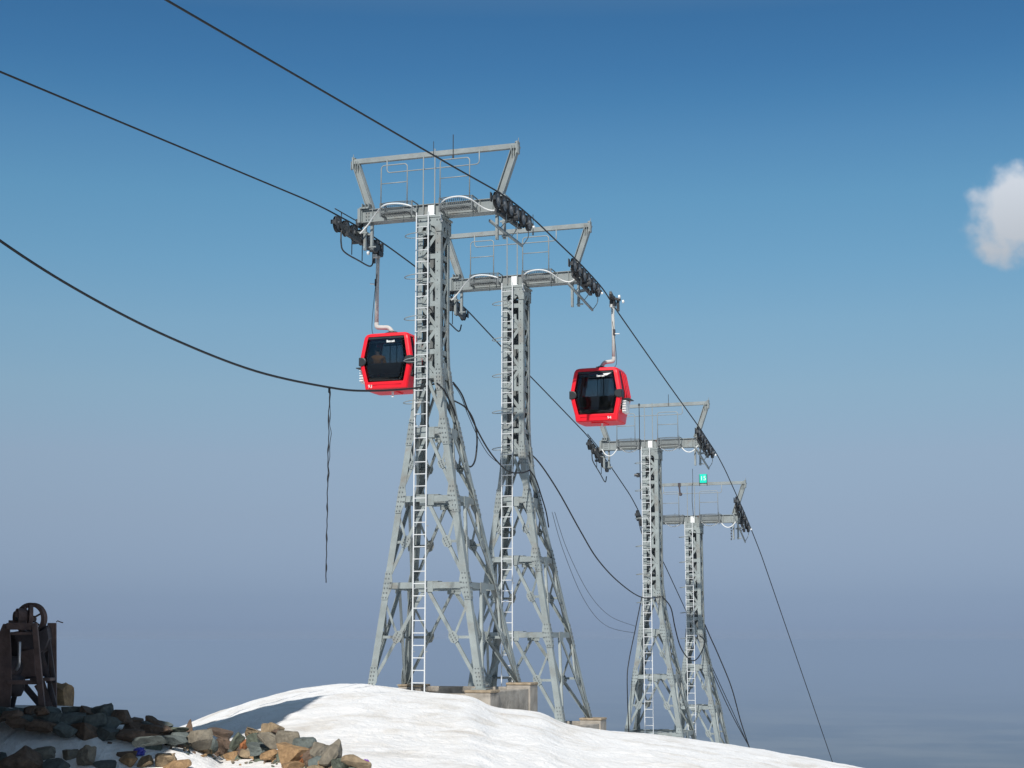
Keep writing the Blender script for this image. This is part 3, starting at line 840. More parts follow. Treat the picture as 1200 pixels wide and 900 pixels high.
    # black bumpers half way up the corners, rounded inwards
    for sx in (-1,1):
        for sy in (-1,):
            mbb=MB(); c=LAT+Vector((sx*(.985*KW-.10)*k_,sy*(.955*KL+.0)*k_,zbt+1.10*k_)); prof=[]
            pts=[]; a_=.19*k_; hgt2=.165*k_
            N_=14
            for q in range(N_+1):
                an=-math.pi/2+math.pi*q/N_
                pts.append(Vector((-sx*a_*math.cos(an),0,hgt2*math.sin(an))))
            pts=[Vector((sx*.115*k_,0,hgt2))]+[p for p in reversed(pts)]+[Vector((sx*.115*k_,0,-hgt2))]
            mbb.poly([c+p for p in pts],(0,1,0),.09)
            mbb.box(c+Vector((sx*.10*k_,-sy*.10,0)),(.05,.22,hgt2*2-.01))
            mbb.build('bumper',M_BLACK,root,bevel=.025)
    # interior
    mbs=MB()
    for sy in (-1,1):
        mbs.box(LAT+Vector((0,sy*.44*k_,zbt+.50*k_)),(1.5*k_,.34*k_,.08)); mbs.box(LAT+Vector((0,sy*.62*k_,zbt+.83*k_)),(1.6*k_,.06,.42*k_))
    mbs.build('bench',M_SEAT,root,bevel=.02)
    mbs=MB(); mbs.box(LAT+Vector((0,-.60*k_,zbt+1.88*k_)),(1.45*k_,.05,.07)); mbs.build('ceiling_rail',M_HANGER,root)  # pale strip across the top of the front window
    mbs=MB(); mbs.box(LAT+Vector((0,0,zbt+.10)),(1.4*k_,1.2*k_,.05)); 
    for x in (-.5,.5): mbs.cyl(LAT+Vector((x*.0+.25*x,0,zbt+.1)),LAT+Vector((x*.25,0,zbt+2.1*k_)),.02,8)
    mbs.build('floor_pan',M_INNER,root)
    # roof hatch, sill bars, drain
    mbs=MB(); mbs.box(LAT+Vector((0,0,zbt+2.235*k_)),(.55,.5,.05)); mbs.build('roof_mount',M_RED,root); mbs=MB(); mbs.box(LAT+Vector((0,-.12,zbt-.02)),(.5,.9,.05)); mbs.box(LAT+Vector((.16,-.40,zbt-.13)),(.07,.04,.22),1)
    mbs.build('floor_skid',[M_RED,M_WHITE],root)
    mbs=MB(); mbs.box(LAT+Vector((0,-(.875*KL+.035)*k_,zbt+.20*k_)),(1.3*k_,.02,.015)); mbs.build('trim_line',M_RED,root)
    # ski rack on the outer side
    mbs=MB(); xo=out*(.99*KW)*k_
    mbs.box(LAT+Vector((xo,-.12,zbt+.62*k_)),(.16,.62,.52)); 
    for q in range(5): mbs.box(LAT+Vector((xo+out*.02,-.46,zbt+(.42+.1*q)*k_)),(.16,.07,.035))
    mbs.build('ski_rack',M_WHITE,root,bevel=.012)
    mbs=MB(); mbs.box(LAT+Vector((xo+out*.06,-.1,zbt+.92*k_)),(.34,.8,.03)); mbs.build('rack_cap',M_BLACK,root)
    # number and lettering
    text_mesh(num,.17,'cabin_number',M_WHITE,root,LAT+Vector((.56*k_ if s>0 else -.62*k_,-(.875*KL+.045)*k_,zbt+.13*k_)),(R(86),0,0))
    mbs=MB()
    for q,(wd,hh) in enumerate(((.055,.085),(.045,.06),(.05,.06),(.03,.06),(.05,.06),(.045,.075))):
        mbs.box(LAT+Vector(((.08+q*.056)*k_,-(.915*KL+.05)*k_,zbt+1.80*k_+hh/2)),(wd*.86,.006,hh))
    if s>0: mbs.poly([LAT+Vector((x*k_,-(.915*KL+.05)*k_,zbt+z*k_)) for x,z in ((.40,1.84),(.48,1.84),(.68,1.94),(.32,1.92))],(0,1,0),.006)
    mbs.build('window_sticker',M_WHITE,root)
    # hanger: outward from the cabin centre, up to the grip
    mbh=MB(); hx=0
    elbow=Vector((.02*out,.0,ztp+.36)); low=LAT+Vector((0,0,ztp+.02))
    mbh.tube([(0,0,-.22),(0,0,-.6),(.015*out,0,-1.3),elbow+Vector((0,0,.1))],[.072,.066,.068,.078],10)
    mbh.build('hanger',M_HANGER,root,smooth=True)
    mbh=MB(); a=elbow; b=LAT*.30+Vector((0,0,0)); 
    knee=Vector((lat*.72,0,ztp+.26))
    mbh.tube(spline([a+Vector((0,0,.16)),a+Vector((-out*.03,0,.0)),a.lerp(knee,.5)+Vector((0,0,.02)),knee+Vector((0,0,.03)),low+Vector((0,0,.04))],5),.082,10); mbh.box(low+Vector((0,0,.06)),(.30,.34,.10),1)
    mbh.build('swing_arm',[M_HANGER,M_RUST2],root,bevel=.02)
    mbh=MB(); mbh.tube(spline([(0.0,-.08,-.9+.0),(out*.10,-.08,(ztp)*.6),(out*.16,-.08,ztp+.3),(out*.02,-.1,ztp+.06),(lat*.6,-.12,ztp+.10),(lat*1.0,-.12,ztp+.16),(lat*1.5,-.1,ztp+.0)],6),.011,5)
    mbh.build('signal_cable',M_ROPE,root,smooth=True)
    mbh=MB(); mbh.box((out*.05,0,-1.35 if s>0 else -1.2),(.07,.14,.26)); mbh.cyl((out*.05,0,-1.4 if s>0 else -1.25),(out*.28,-.02,-1.42 if s>0 else -1.22),.022,6,1); mbh.build('latch_lever',[M_RUST2,M_WHITE],root)
    # grip
    gp=empty('rope_grip',(0,0,0),0,root)
    sl=-.42
    ex=Vector((0,1,sl)).normalized()
    mbg=MB(); mbg.bar(-ex*.34,ex*.34,.17,.16,(0,0,1)); mbg.bar(Vector((out*.05,-.55,-.02-.55*sl)),Vector((out*.05,.1,.02+.1*sl)),.14,.1,(0,0,1)); mbg.box((0,0,-.14),(.2,.3,.2)); mbg.box((out*.2,.1,-.2),(.1,.12,.5)); mbg.box((0,.05,.14),(.12,.3,.12))
    mbg.bar((out*.1,-.1,.05),(out*.32,.05,.0),.1,.1,(0,0,1))
    mbg.build('grip_jaw',M_DARKSTEEL,gp,bevel=.012)
    for (x,y,z,r) in ((.30,-.05,.12,.075),(.42,.1,-.06,.065),(-.08,.1,.2,.06)):
        w=MB(); w.lathe((out*x,y,z),(1,0,0),[(r,-.035),(r,.035),(.02,.045),(.02,-.045)],14); w.build('guide_roller',M_WHITE if x>0 else M_DARKSTEEL,gp)
    w=MB(); w.box((out*.0,-.26,-.28),(.12,.12,.12)); w.cyl((0,0,-.3),(0,0,-.2),.09,10); w.build('grip_collar',M_HANGER,gp)
    if person:
        make_person(root,LAT+Vector((-.50*k_,-.36*k_,zbt+.14)),k_)
    return root

def skin_obj(name, verts, edges, radii, m, parent, rootv=0, sub=2):
    me=bpy.data.meshes.new(name); me.from_pydata([tuple(v) for v in verts],edges,[]); me.materials.append(m)
    o=bpy.data.objects.new(name,me); C.objects.link(o)
    if parent: o.parent=parent
    md=o.modifiers.new('skin','SKIN'); 
    for i,r_ in enumerate(radii):
        sv=me.skin_vertices[0].data[i]; sv.radius=(r_,r_) if not isinstance(r_,tuple) else r_; sv.use_root=(i==rootv)
    md.use_smooth_shade=True
    s_=o.modifiers.new('sub','SUBSURF'); s_.levels=sub; s_.render_levels=sub
    return o
def make_person(cabin, base, k):
    """passenger seated on the front bench, facing into the cabin (+y), jacket in orange"""
    wm=cabin.matrix_world.copy()
    bpy.context.view_layer.update(); wm=cabin.matrix_world
    loc=wm@(base+Vector((0,0,0)))
    root=empty('person',loc,cabin.rotation_euler.z+R(18)); tag(root,'seated passenger in an orange jacket behind the tinted window of the left cabin','person')
    z0=.56
    V=[(0,0,z0+.05),(0,-.03,z0+.22),(0,-.04,z0+.40),(0,-.02,z0+.53),(0,.0,z0+.60),(0,.02,z0+.70),(0,.03,z0+.79),
       (-.10,.03,z0+.04),(-.12,.42,z0+.06),(-.12,.45,z0-.38),(-.12,.58,z0-.43),
       (.10,.03,z0+.04),(.12,.42,z0+.06),(.12,.45,z0-.38),(.12,.58,z0-.43),
       (-.20,-.02,z0+.48),(-.25,.04,z0+.24),(-.14,.28,z0+.16),(-.08,.36,z0+.14),
       (.20,-.02,z0+.48),(.25,.04,z0+.24),(.14,.28,z0+.16),(.08,.36,z0+.14)]
    E=[(0,1),(1,2),(2,3),(3,4),(4,5),(5,6),(0,7),(7,8),(8,9),(9,10),(0,11),(11,12),(12,13),(13,14),(3,15),(15,16),(16,17),(17,18),(3,19),(19,20),(20,21),(21,22)]
    Rr=[.13,.12,.14,.10,.052,.085,.075,.09,.07,.05,.045,.09,.07,.05,.045,.06,.045,.035,.03,.06,.045,.035,.03]
    body=skin_obj('body',V,E,Rr,M_SKIN,root)
    # face: nose, eyes, ears
    mb=MB(); mb.lathe((0,.115,z0+.735),(0,1,0),[(.016,-.02),(.014,.0),(.001,.02),(.001,-.02)],8)
    for s in (-1,1): mb.lathe((s*.082,.02,z0+.74),(1,0,0),[(.03,-.01),(.025,.01),(.001,.012),(.001,-.01)],10)
    mb.build('ear',M_SKIN,root,smooth=True)
    # jacket and trousers over the body
    idx=[0,1,2,3,4,15,16,17,19,20,21]; mp={a:b for b,a in enumerate(idx)}
    skin_obj('jacket',[V[i] for i in idx],[(mp[a],mp[b]) for a,b in E if a in mp and b in mp],[Rr[i]+.03 for i in idx],M_ORANGE,root)
    idx=[0,7,8,9,11,12,13]; mp={a:b for b,a in enumerate(idx)}
    skin_obj('trousers',[V[i] for i in idx],[(mp[a],mp[b]) for a,b in E if a in mp and b in mp],[Rr[i]+.018 for i in idx],M_TROUSER,root)
    skin_obj('hair',[(0,-.03,z0+.70),(0,-.02,z0+.80),(0,.03,z0+.84)],[(0,1),(1,2)],[.08,.085,.075],M_HAIR,root)
    for s in (-1,1):  # hands with five fingers
        hb=Vector((s*.08,.36,z0+.14)); pv=[hb]; pe=[]; pr=[.026]
        for f in range(5):
            sp_=(f-2)*.013
            a=hb+Vector((sp_,.045,-.005)); b=a+Vector((sp_*.2,.03,-.015)); c_=b+Vector((0,.018,-.022))
            if f==0: a=hb+Vector((-s*.03,.015,0)); b=a+Vector((-s*.012,.025,-.005)); c_=b+Vector((0,.02,-.01))
            n=len(pv); pv+=[a,b,c_]; pe+=[(0,n),(n,n+1),(n+1,n+2)]; pr+=[.010,.009,.007]
        skin_obj('hand',pv,pe,pr,M_SKIN,root,sub=1)
    return root

c1=make_cabin(443,293,SL,1,463.5,389.5,463,'red gondola cabin hanging left behind the nearest pylon, an orange jacket seen through its window','93',person=True)
c2=make_cabin(718,352,SR,1,703,430.5,499.5,'red gondola cabin numbered 94 hanging in the clear to the right of the second pylon','94')

# ---------------------------------------------------------------- other cables
def cable(name,pts,r,label,m=M_ROPE,group=None,n=8,cat='cable'):
    mb=MB(); mb.tube(spline(pts,n),r,6); o=mb.build(name,m,smooth=True); tag(o,label,cat,group); return o
sF=-.1
def QF(lst,s=.25,dy=0): return [Q(u,v,s) for u,v in lst]
p0=QF([(-60,240)],.0)[0]
cable('signal_cable',QF([(-120,190),(0,282),(100,345),(200,396),(300,435),(386,454),(430,458),(485,455),(512,449)],-.05),.032,'thick black cable sagging in from the left edge to the nearest pylon')
cable('signal_cable',QF([(512,449),(520,457),(524,464),(533,484),(538,513),(544,538),(551,547),(557,538),(559,513),(555,493),(546,478),(533,470)],.6),.03,'black cable hanging in a deep loop against the nearest pylon')
cable('signal_cable',[Q(u,v,.75) for u,v in ((531,448),(541,462),(549,482),(564,513),(578,535),(595,552),(611,554),(621,551))],.028,'black cable slung between the first and second pylons')
cable('slack_wire',[Q(u,v,.75) for u,v in ((531,450),(540,464),(548,485),(560,512),(572,532),(582,541))],.012,'thin slack wire just under the cable between the first two pylons')
cable('signal_cable',QF([(621,551),(628,562),(634,580),(640,600),(643,618)],.9),.026,'short black cable end running down the side of the second pylon')
cable('signal_cable',[Q(u,v,.45) for u,v in ((620,530),(634,545),(655,577),(680,622),(700,655),(725,682),(752,700),(776,699))],.03,'black cable sagging from the second pylon to the third')
cable('signal_cable',[Q(u,v,.6) for u,v in ((776,699),(786,712),(791,735),(797,757),(806,771),(814,774),(821,766),(826,752),(820,745))],.032,'black cable slack in a loop between the third and fourth pylons')
cable('signal_cable',[Q(u,v,.5) for u,v in ((826,732),(833,748),(842,768),(857,805),(868,845),(879,879),(885,900))],.034,'black cable running steeply down from the farthest pylon, the upper of two')
cable('signal_cable',[Q(u,v,.4) for u,v in ((826,765),(836,790),(847,815),(860,842),(879,877),(890,897))],.026,'black cable running steeply down from the farthest pylon, the lower of two')
cable('slack_wire',[Q(u,v,.6) for u,v in ((650,600),(665,645),(690,695),(715,722),(745,734))],.010,'thin grey wire sagging between the second and third pylons, the upper of two',M_DARKSTEEL)
cable('slack_wire',[Q(u,v,.6) for u,v in ((647,600),(660,645),(684,702),(710,733),(745,742))],.010,'thin grey wire sagging between the second and third pylons, the lower of two',M_DARKSTEEL)
cable('slack_wire',[Q(u,v,-.9) for u,v in ((752,700),(745,735),(737,775),(735,800),(737,862))],.026,'black wire bowing down the left side of the third pylon')
# knotted rope hanging from the sagging cable
a=Q(386,455,-.05); mb=MB()
pts=[]; 
zlow=P(383,683,a.y).z
for k in range(60):
    f=k/59; pts.append(Vector((a.x+.012*math.sin(f*31)*(1-f)+.006*math.sin(f*90),a.y,a.z+(zlow-a.z)*f)))
mb.tube(pts,[.025 if (k%9)<2 else .014 for k in range(60)],6)
pts2=[Vector((p.x+.05*math.sin(math.pi*i/29)+.015*math.sin(i),p.y+.01,p.z)) for i,p in enumerate(pts[:30])]
mb.tube(pts2,.010,5); mb.box(a+Vector((0,0,-.05)),(.06,.06,.16))
tag(mb.build('hanging_rope',M_ROPE,smooth=True),'frayed dark rope hanging straight down from the sagging cable in open sky','rope')
# insulator and bracket clutter on the masts
for (u,v,s) in ((544,462,.9),):
    pass

# ---------------------------------------------------------------- rusty winch at the left
WD=25.0
def W(u,v,dy=0): return P(u,v,WD+dy)
g0=find_ground(30,829,20,27); px=WD/F
wr=empty('rusty_winch',(W(30,829).x,WD,W(30,829).z)); tag(wr,'dark rusty winch frame with a spoked pulley wheel on top, beside the left edge','winch')
O=wr.location.copy()
def wl(u,v,dy=0): return W(u,v,dy)-O
def wpoly(mb,pts,dy,t,mi=0): 
    q=[wl(u,v,dy) for u,v in pts]
    for p in q: p.y=dy
    mb.poly(q,(0,1,0),t,mi)
mb=MB(); wpoly(mb,[(4,731),(11,731),(13,760),(14,800),(12,829),(-2,829),(-8,800),(-6,765),(-2,745)],-.35,.05); mb.build('side_plate',M_RUST,wr,bevel=.006)
mb=MB(); wpoly(mb,[(8,730),(44,730),(44,738),(8,738)],-.42,.06); mb.build('cross_rail',M_RUST,wr,bevel=.006); mb=MB(); wpoly(mb,[(13,740.5),(38,740.5),(38,744),(13,744)],-.41,.05); mb.build('cross_rail',M_RUST,wr,bevel=.006); mb=MB(); wpoly(mb,[(9,797),(44,797),(44,802),(9,802)],-.40,.05)
mb.build('cross_rail',M_RUST,wr,bevel=.006)
mb=MB(); wpoly(mb,[(38,733),(44,733),(53,829),(46,829)],-.45,.07); mb.build('front_leg',M_RUST,wr,bevel=.006)
mb=MB(); wpoly(mb,[(-10,742),(-4,742),(1,829),(-9,829)],.3,.06); wpoly(mb,[(56,731),(58.5,731),(60,829),(56,829)],.35,.06); mb.build('rear_leg',M_RUST2,wr,bevel=.006)
mb=MB(); wpoly(mb,[(56,730),(66,730),(66.5,829),(60,829)],.15,.04)
tb=wl(66,729,.15); mb.tube([tb,tb+Vector((.02,0,.02)),tb+Vector((.07,-.02,.0)),tb+Vector((.11,-.02,-.01))],.01,5)
mb.build('back_panel',M_RUST,wr,bevel=.004)
mb=MB(); wpoly(mb,[(24,764),(42,760),(44,793),(26,793)],-.05,.2); wpoly(mb,[(38,794),(62,794),(62,798),(38,798)],-.1,.3)
wpoly(mb,[(40,804),(52,797),(62,829),(55,829)],.05,.04)
mb.build('gear_housing',M_RUST,wr,bevel=.01)
mb=MB()
for (a,b,w) in (((48,760),(65,826),.05),((55,733),(64,800),.05),((46,770),(56,800),.035),((28,803),(50,829),.09),((20,803),(14,829),.07)):
    p,q=wl(*a,0.0),wl(*b,.05); mb.bar(p,q,w,.05,(1,0,0))
wpoly(mb,[(20,744),(50,740),(58,735),(60,748),(56,760),(48,766),(40,762),(24,760)],.05,.3)
mb.build('strut',M_RUST2,wr,bevel=.005)
mb=MB(); wpoly(mb,[(6,742),(57,734),(57,792),(6,800)],.28,.02); mb.build('back_shroud',M_RUST2,wr)
# drum/engine below left
mb=MB(); c=wl(16,782,-.1); mb.lathe(c,(.3,1,0),[(.0,-.22),(.14,-.2),(.17,-.1),(.17,.2),(.0,.22)],20); c=wl(16,803,-.15); mb.lathe(c,(0,.2,1),[(0,-.16),(.13,-.15),(.165,-.05),(.16,.1),(.1,.16),(0,.18)],20)
mb.build('drum',M_RUST2,wr,smooth=True)
mb=MB(); mb.tube(spline([wl(23,752,-.38),wl(22.6,770,-.38),wl(22,779,-.36),wl(19,785,-.3)]),.024,8); mb.build('bright_pipe',M_STEELPIPE,wr,smooth=True)
mb=MB(); c=wl(0,801,-.3); mb.lathe(c,(0,1,0),[(.12,-.02),(.135,0),(.12,.02),(.105,0)],24); mb.build('hand_wheel',M_RUST2,wr,smooth=True)
# pulley wheel with spokes
c=wl(36.5,725.5,.1); ro=19*px
mb=MB(); ax=Vector((.25,1,0)).normalized()
mb.lathe(c,ax,[(ro,-.05),(ro-.018,-.02),(ro-.018,.02),(ro,.05),(ro-.055,.05),(ro-.065,0),(ro-.055,-.05)],36)
e=ax.orthogonal().normalized(); g=ax.cross(e)
for k in range(6):
    a=k*math.pi/3+.3; dv=e*math.cos(a)+g*math.sin(a); mb.bar(c+dv*.03,c+dv*(ro-.05),.035,.02,ax)
mb.lathe(c,ax,[(.055,-.07),(.055,.07),(.0,.07),(.0,-.07)],16)
mb.build('pulley_wheel',M_RUST,wr)
mb=MB(); c=wl(27,723,-.12); mb.lathe(c,(1,.6,0),[(0,-.14),(.08,-.14),(.1,-.1),(.13,-.1),(.13,.04),(.1,.06),(.1,.13),(.0,.14)],18); mb.box(c+Vector((-.05,0,-.1)),(.28,.2,.1)); mb.lathe(c+Vector((.11,.0,.03)),(1,.4,0),[(0,-.03),(.15,-.03),(.15,.03),(0,.03)],18)
mb.lathe(c+Vector((-.06,-.12,-.03)),(0,1,0),[(.0,-.03),(.03,-.03),(.03,.03),(0,.03)],10,1)
mb.build('motor',[M_RUST,M_BLACK],wr,bevel=.006)

# ---------------------------------------------------------------- rocks
def rock(loc, size, seed, m, label, group=None, rot=None, point=0, name='rock', sub=3):
    import bmesh
    rnd=random.Random(seed)
    bm=bmesh.new(); bmesh.ops.create_icosphere(bm,subdivisions=sub,radius=1)
    # cut by random planes to get facets
    planes=[]
    for k in range(7):
        n=Vector((rnd.gauss(0,1),rnd.gauss(0,1),rnd.gauss(0,1)*.8)).normalized(); planes.append((n,rnd.uniform(.30,.62)))
    planes+= [(Vector((rnd.gauss(0,.25),rnd.gauss(0,.25),1)).normalized(),.50),(Vector((0,0,-1)),.6)]
    off=Vector((seed*3.1,seed*1.7,0))
    for v in bm.verts:
        p=v.co.copy()
        for n,dd in planes:
            e=p.dot(n)-dd
            if e>0: p-=n*e
        if point:
            p.x*=1-.75*max(0,(p.z+.5))/1.2; p.y*=1-.6*max(0,(p.z+.5))/1.2; p.z*=1.35
        p+=p.normalized()*(.07*noise.noise(p*2.0+off)+.035*noise.noise(p*7+off))
        v.co=p
    bb=[max(abs(v.co[i]) for v in bm.verts) for i in range(3)]
    for v in bm.verts:
        for i in range(3): v.co[i]*=size[i]/2/bb[i]
    me=bpy.data.meshes.new(name); bm.to_mesh(me); bm.free(); me.materials.append(m)
    o=bpy.data.objects.new(name,me); C.objects.link(o); o.location=loc
    o.rotation_euler=rot if rot else (rnd.uniform(-.15,.15),rnd.uniform(-.2,.2),rnd.uniform(-.5,.5))
    tag(o,label,'rock',group); return o
def place_rock(u,v,w,h,key,label,d,seed,group=None,point=0,tilt=0,dep=None):
    """u,v centre; w,h size in photo pixels at distance d"""
    p=P(u,v,d); s=d/F
    return rock(p,(w*s,(dep or max(w,h)*.95)*s,h*s),seed,ROCKS[key],label,group,rot=(0,tilt,0) ,point=point)
# the drystone row in shade (upper left)
rnd=random.Random(3)
TOP=[(-40,828),(0,829),(60,831),(95,830),(125,831),(140,840),(155,845),(180,846),(205,858),(218,866)]
BOT=[(-40,846),(0,850),(40,856),(100,864),(150,868),(180,868),(218,872)]
seed=10
DR='dark flat stone in the shaded row running right from the foot of the winch'
for c in range(3):
    u=-40+c*7
    while u<206:
        t_,b_=interp(u,TOP),interp(u,BOT); h=(b_-t_)/3*1.55
        w=rnd.uniform(17,34)*(1 if c<2 else .9); vv=b_-(b_-t_)*(c+.5)/3
        key=rnd.choice(['slate','slate','bluegrey','brown','brown','green'])
        place_rock(u+w/2,vv+rnd.uniform(-1.2,1.2),w*1.3,1.15*h*rnd.uniform(.85,1.15),key,DR,24.0+c*.22+rnd.uniform(-.06,.06),seed,'dark stones of the shaded row',tilt=rnd.uniform(-.16,.16),dep=28)
        u+=w*.9; seed+=1
place_rock(185,853,48,20,'brown','long dark brown rock sloping down at the right end of the shaded row',24.4,201,tilt=.33)
place_rock(178,868,40,13,'slate','flat olive-grey slab lying in snow below the end of the shaded row',22.9,202,tilt=-.12)
place_rock(74,828,36,72,'ochre','tan boulder standing behind the right side of the rusty winch',31,203,tilt=.05,dep=50)
place_rock(15,838,26,12,'brown','squat brown stone under the winch leg, at the left end of the row',23.6,204)
place_rock(52,834,22,12,'brown','round brown stone propping the winch frame',24.0,205)
# row 2: lit rocks
L2=[(222,853,13,17,'brown','small pointed dark rock standing at the left end of the sunlit heap',1,0),
 (229,867,35,20,'grey','broad grey-green boulder at the left of the sunlit heap',0,-.1),
 (207,868,22,15,'slate','dull greenish rock between the shaded row and the sunlit heap',0,0),
 (236,877,16,8,'ochre','thin ochre stone at the foot of the broad grey-green boulder',0,.1),
 (246,872,16,16,'bluegrey','blue-grey stone with a white ring mark in the sunlit heap',0,0),
 (260,861,28,11,'brown','speckled dark brown slab lying across the top left of the sunlit heap',0,.12),
 (254,876,22,17,'brown','dark brown block right of the blue-grey stone',0,0),
 (266,877,26,16,'brown','dark red-brown block below the speckled slab',0,.25),
 (275,886,20,10,'ochre','ochre stone at the front foot of the heap, left of the middle',0,-.25),
 (281,869,14,20,'green','narrow greenish slab leaning in the heap',0,.6),
 (293,859,24,11,'tan','tan stone on the skyline of the sunlit heap, left of its peak',0,.1),
 (288,873,11,12,'rust','small orange-red stone wedged in the middle of the heap',0,0),
 (301,868,20,16,'green','pale green angular rock in the middle of the heap',0,-.3),
 (315,866,36,15,'grey','long speckled grey slab across the middle of the heap',0,.08),
 (318,852,24,13,'tan','brown-capped tan stone at the peak of the sunlit heap',0,-.15),
 (325,858,12,7,'brown','small brown stone tucked under the peak stone',0,0),
 (341,864,28,19,'grey','rounded speckled grey boulder right of the peak',0,-.1),
 (304,880,32,13,'bluegrey','blue-green slab in the shadow under the long grey slab',0,.15),
 (316,886,20,12,'ochre','flat ochre stone at the front of the heap, near the middle',0,-.1),
 (335,876,26,12,'rust','rust-red stone lying on top of the orange block',0,.1),
 (341,885,36,20,'ochre','large orange-ochre block at the front of the heap',0,.12),
 (356,873,24,16,'bluegrey','blue-grey rock right of the rounded grey boulder',0,.2),
 (357,889,16,14,'rust','rust-brown stone right of the orange block',0,.3),
 (366,885,18,16,'brown','brown stone leaning on the blue-grey stack',0,.7),
 (376,880,22,18,'grey','grey-brown layered stone left of the pointed rock',0,.5),
 (374,892,20,14,'bluegrey','blue-grey stone at the foot of the pointed rock',0,.3),
 (394,883,30,27,'grey','large pointed grey rock near the right end of the heap',1,.1),
 (403,896,24,14,'green','greenish stone under the pointed rock',0,0),
 (417,894,28,17,'tan','tan-brown rock at the right end of the sunlit heap',0,-.1),
 (352,898,34,14,'ochre','yellow-ochre stone on the bottom edge of the picture, under the orange block',0,0),
 (378,902,30,14,'tan','tan stone on the bottom edge of the picture, under the pointed rock',0,0),
 (290,884,14,9,'tan','small tan stone between two ochre ones at the front of the heap',0,0)]
BOT2=[(190,876),(240,884),(275,891),(310,893),(345,899),(380,907),(430,912)]
for i,(u,v,w,h,key,lab,pt,tilt) in enumerate(L2):
    g=find_ground(u,min(interp(u,BOT2),910),17,40); d=g.y
    d+= .1+max(0,(interp(u,BOT2)-v-h*.5))*.03
    place_rock(u,v,w*1.28,h*1.25,key,lab,d,300+i,point=pt,tilt=tilt)
# filler stones low in the heap, half covered by the named ones
FL='small rubble stone showing in the gaps of the sunlit heap'
for k in range(80):
    u=rnd.uniform(205,425); b_=interp(u,BOT2); v=b_-rnd.uniform(1,12 if u<400 else 6)
    d=find_ground(u,min(b_,910),17,40).y+.28
    place_rock(u,v,rnd.uniform(10,19),rnd.uniform(8,13),rnd.choice(['tan','brown','green','grey','ochre','brown','slate']),FL,d,500+k,'rubble stones in the sunlit heap',tilt=rnd.uniform(-.5,.5))
for k in range(70):
    u=rnd.uniform(195,440); b_=interp(u,BOT2); v=b_+rnd.uniform(-4,6)
    g=find_ground(u,min(v,915),17,40); w_=rnd.uniform(2.5,6)*g.y/F
    rock(g+Vector((0,0,w_*.2)),(w_,w_,w_*.7),900+k,ROCKS[rnd.choice(['tan','brown','green','grey','ochre'])],'pebble lying in the snow along the front foot of the sunlit heap','pebbles at the foot of the heap',name='pebble',sub=1)
# row 3: bottom left edge
L3=[(32,893,58,32,'brown','big dark jagged rock in the bottom left corner',1,.35),
 (3,893,18,24,'slate','dark stone cut by the left edge in the bottom corner',0,0),
 (55,884,38,16,'grey','rounded olive-grey stone behind the big jagged rock',0,.1),
 (72,897,40,18,'slate','dark flat stone on the bottom edge right of the jagged rock',0,0),
 (82,886,22,16,'grey','squat grey stone left of the pale upright rock',0,0),
 (103,888,25,27,'grey','pale grey upright rock on the bottom edge, half in sun',0,.08),
 (149,886,24,12,'brown','dark low stone in front of the black pipe',0,0),
 (152,892,26,16,'ochre','sunlit sand-coloured rock near the bottom edge, leftmost of four',0,0),
 (174,893,22,17,'tan','brown sunlit block near the bottom edge, second from the left of four',0,.1),
 (194,892,28,20,'tan','sand-coloured rock near the bottom edge, third of four',0,-.1),
 (206,897,34,14,'ochre','sand-coloured slab on the bottom edge, rightmost of four',0,0),
 (152,866,22,9,'brown','brown stone lying in shaded snow just right of the black pipe',0,.3),
 (128,871,14,6,'brown','small dark stone poking through the shaded snow',0,0),
 (126,898,30,12,'slate','dark stone on the bottom edge right of the pale rock',0,0),
 (180,876,20,9,'green','greenish stone beside the blue plastic bag',0,.2)]
for i,(u,v,w,h,key,lab,pt,tilt) in enumerate(L3):
    d=find_ground(u,min(v+h*.45,925),14,40).y+.1
    place_rock(u,v,w*1.08,h*1.1,key,lab,d,700+i,point=pt,tilt=tilt)
# pipe and litter
gd=find_ground(135,876,17,30).y
mb=MB(); mb.tube([P(114,881,gd-.1),P(155,871.5,gd+.5)],.016,6); mb.tube([P(131,873,gd+.5),P(156,871,gd+.55)],.014,6)
tag(mb.build('black_pipe',M_BLACK),'thin bent black pipe lying on the shaded snow among the rocks','pipe')
def crumple(name,u,v,w,h,m,label,cat,seed,d):
    import bmesh
    bm=bmesh.new(); bmesh.ops.create_icosphere(bm,subdivisions=3,radius=.5); s=d/F
    for q in bm.verts:
        q.co*=1+.5*noise.noise(q.co*4+Vector((seed,0,0))); q.co.x*=w*s; q.co.y*=w*s; q.co.z*=h*s
    me=bpy.data.meshes.new(name); bm.to_mesh(me); bm.free(); me.materials.append(m); o=bpy.data.objects.new(name,me); C.objects.link(o); o.location=P(u,v,d); tag(o,label,cat)
crumple('plastic_bag',162,881,15,9,M_BLUEBAG,'crumpled dark blue plastic bag among the rocks near the pipe','bag',3,find_ground(162,886,17,30).y)
crumple('crisp_packet',429,895,9,9,M_PURPLE,'purple wrapper in the snow at the right end of the heap','wrapper',5,find_ground(429,901,17,30).y)
crumple('plastic_scrap',379,886,7,6,M_LITTER,'small white plastic scrap stuck between rocks left of the pointed rock','litter',8,find_ground(379,900,17,30).y-.3)
crumple('bottle_cap',408,888,6,5,M_TEAL,'small turquoise plastic scrap at the right foot of the pointed rock','litter',9,find_ground(408,900,17,30).y-.3)

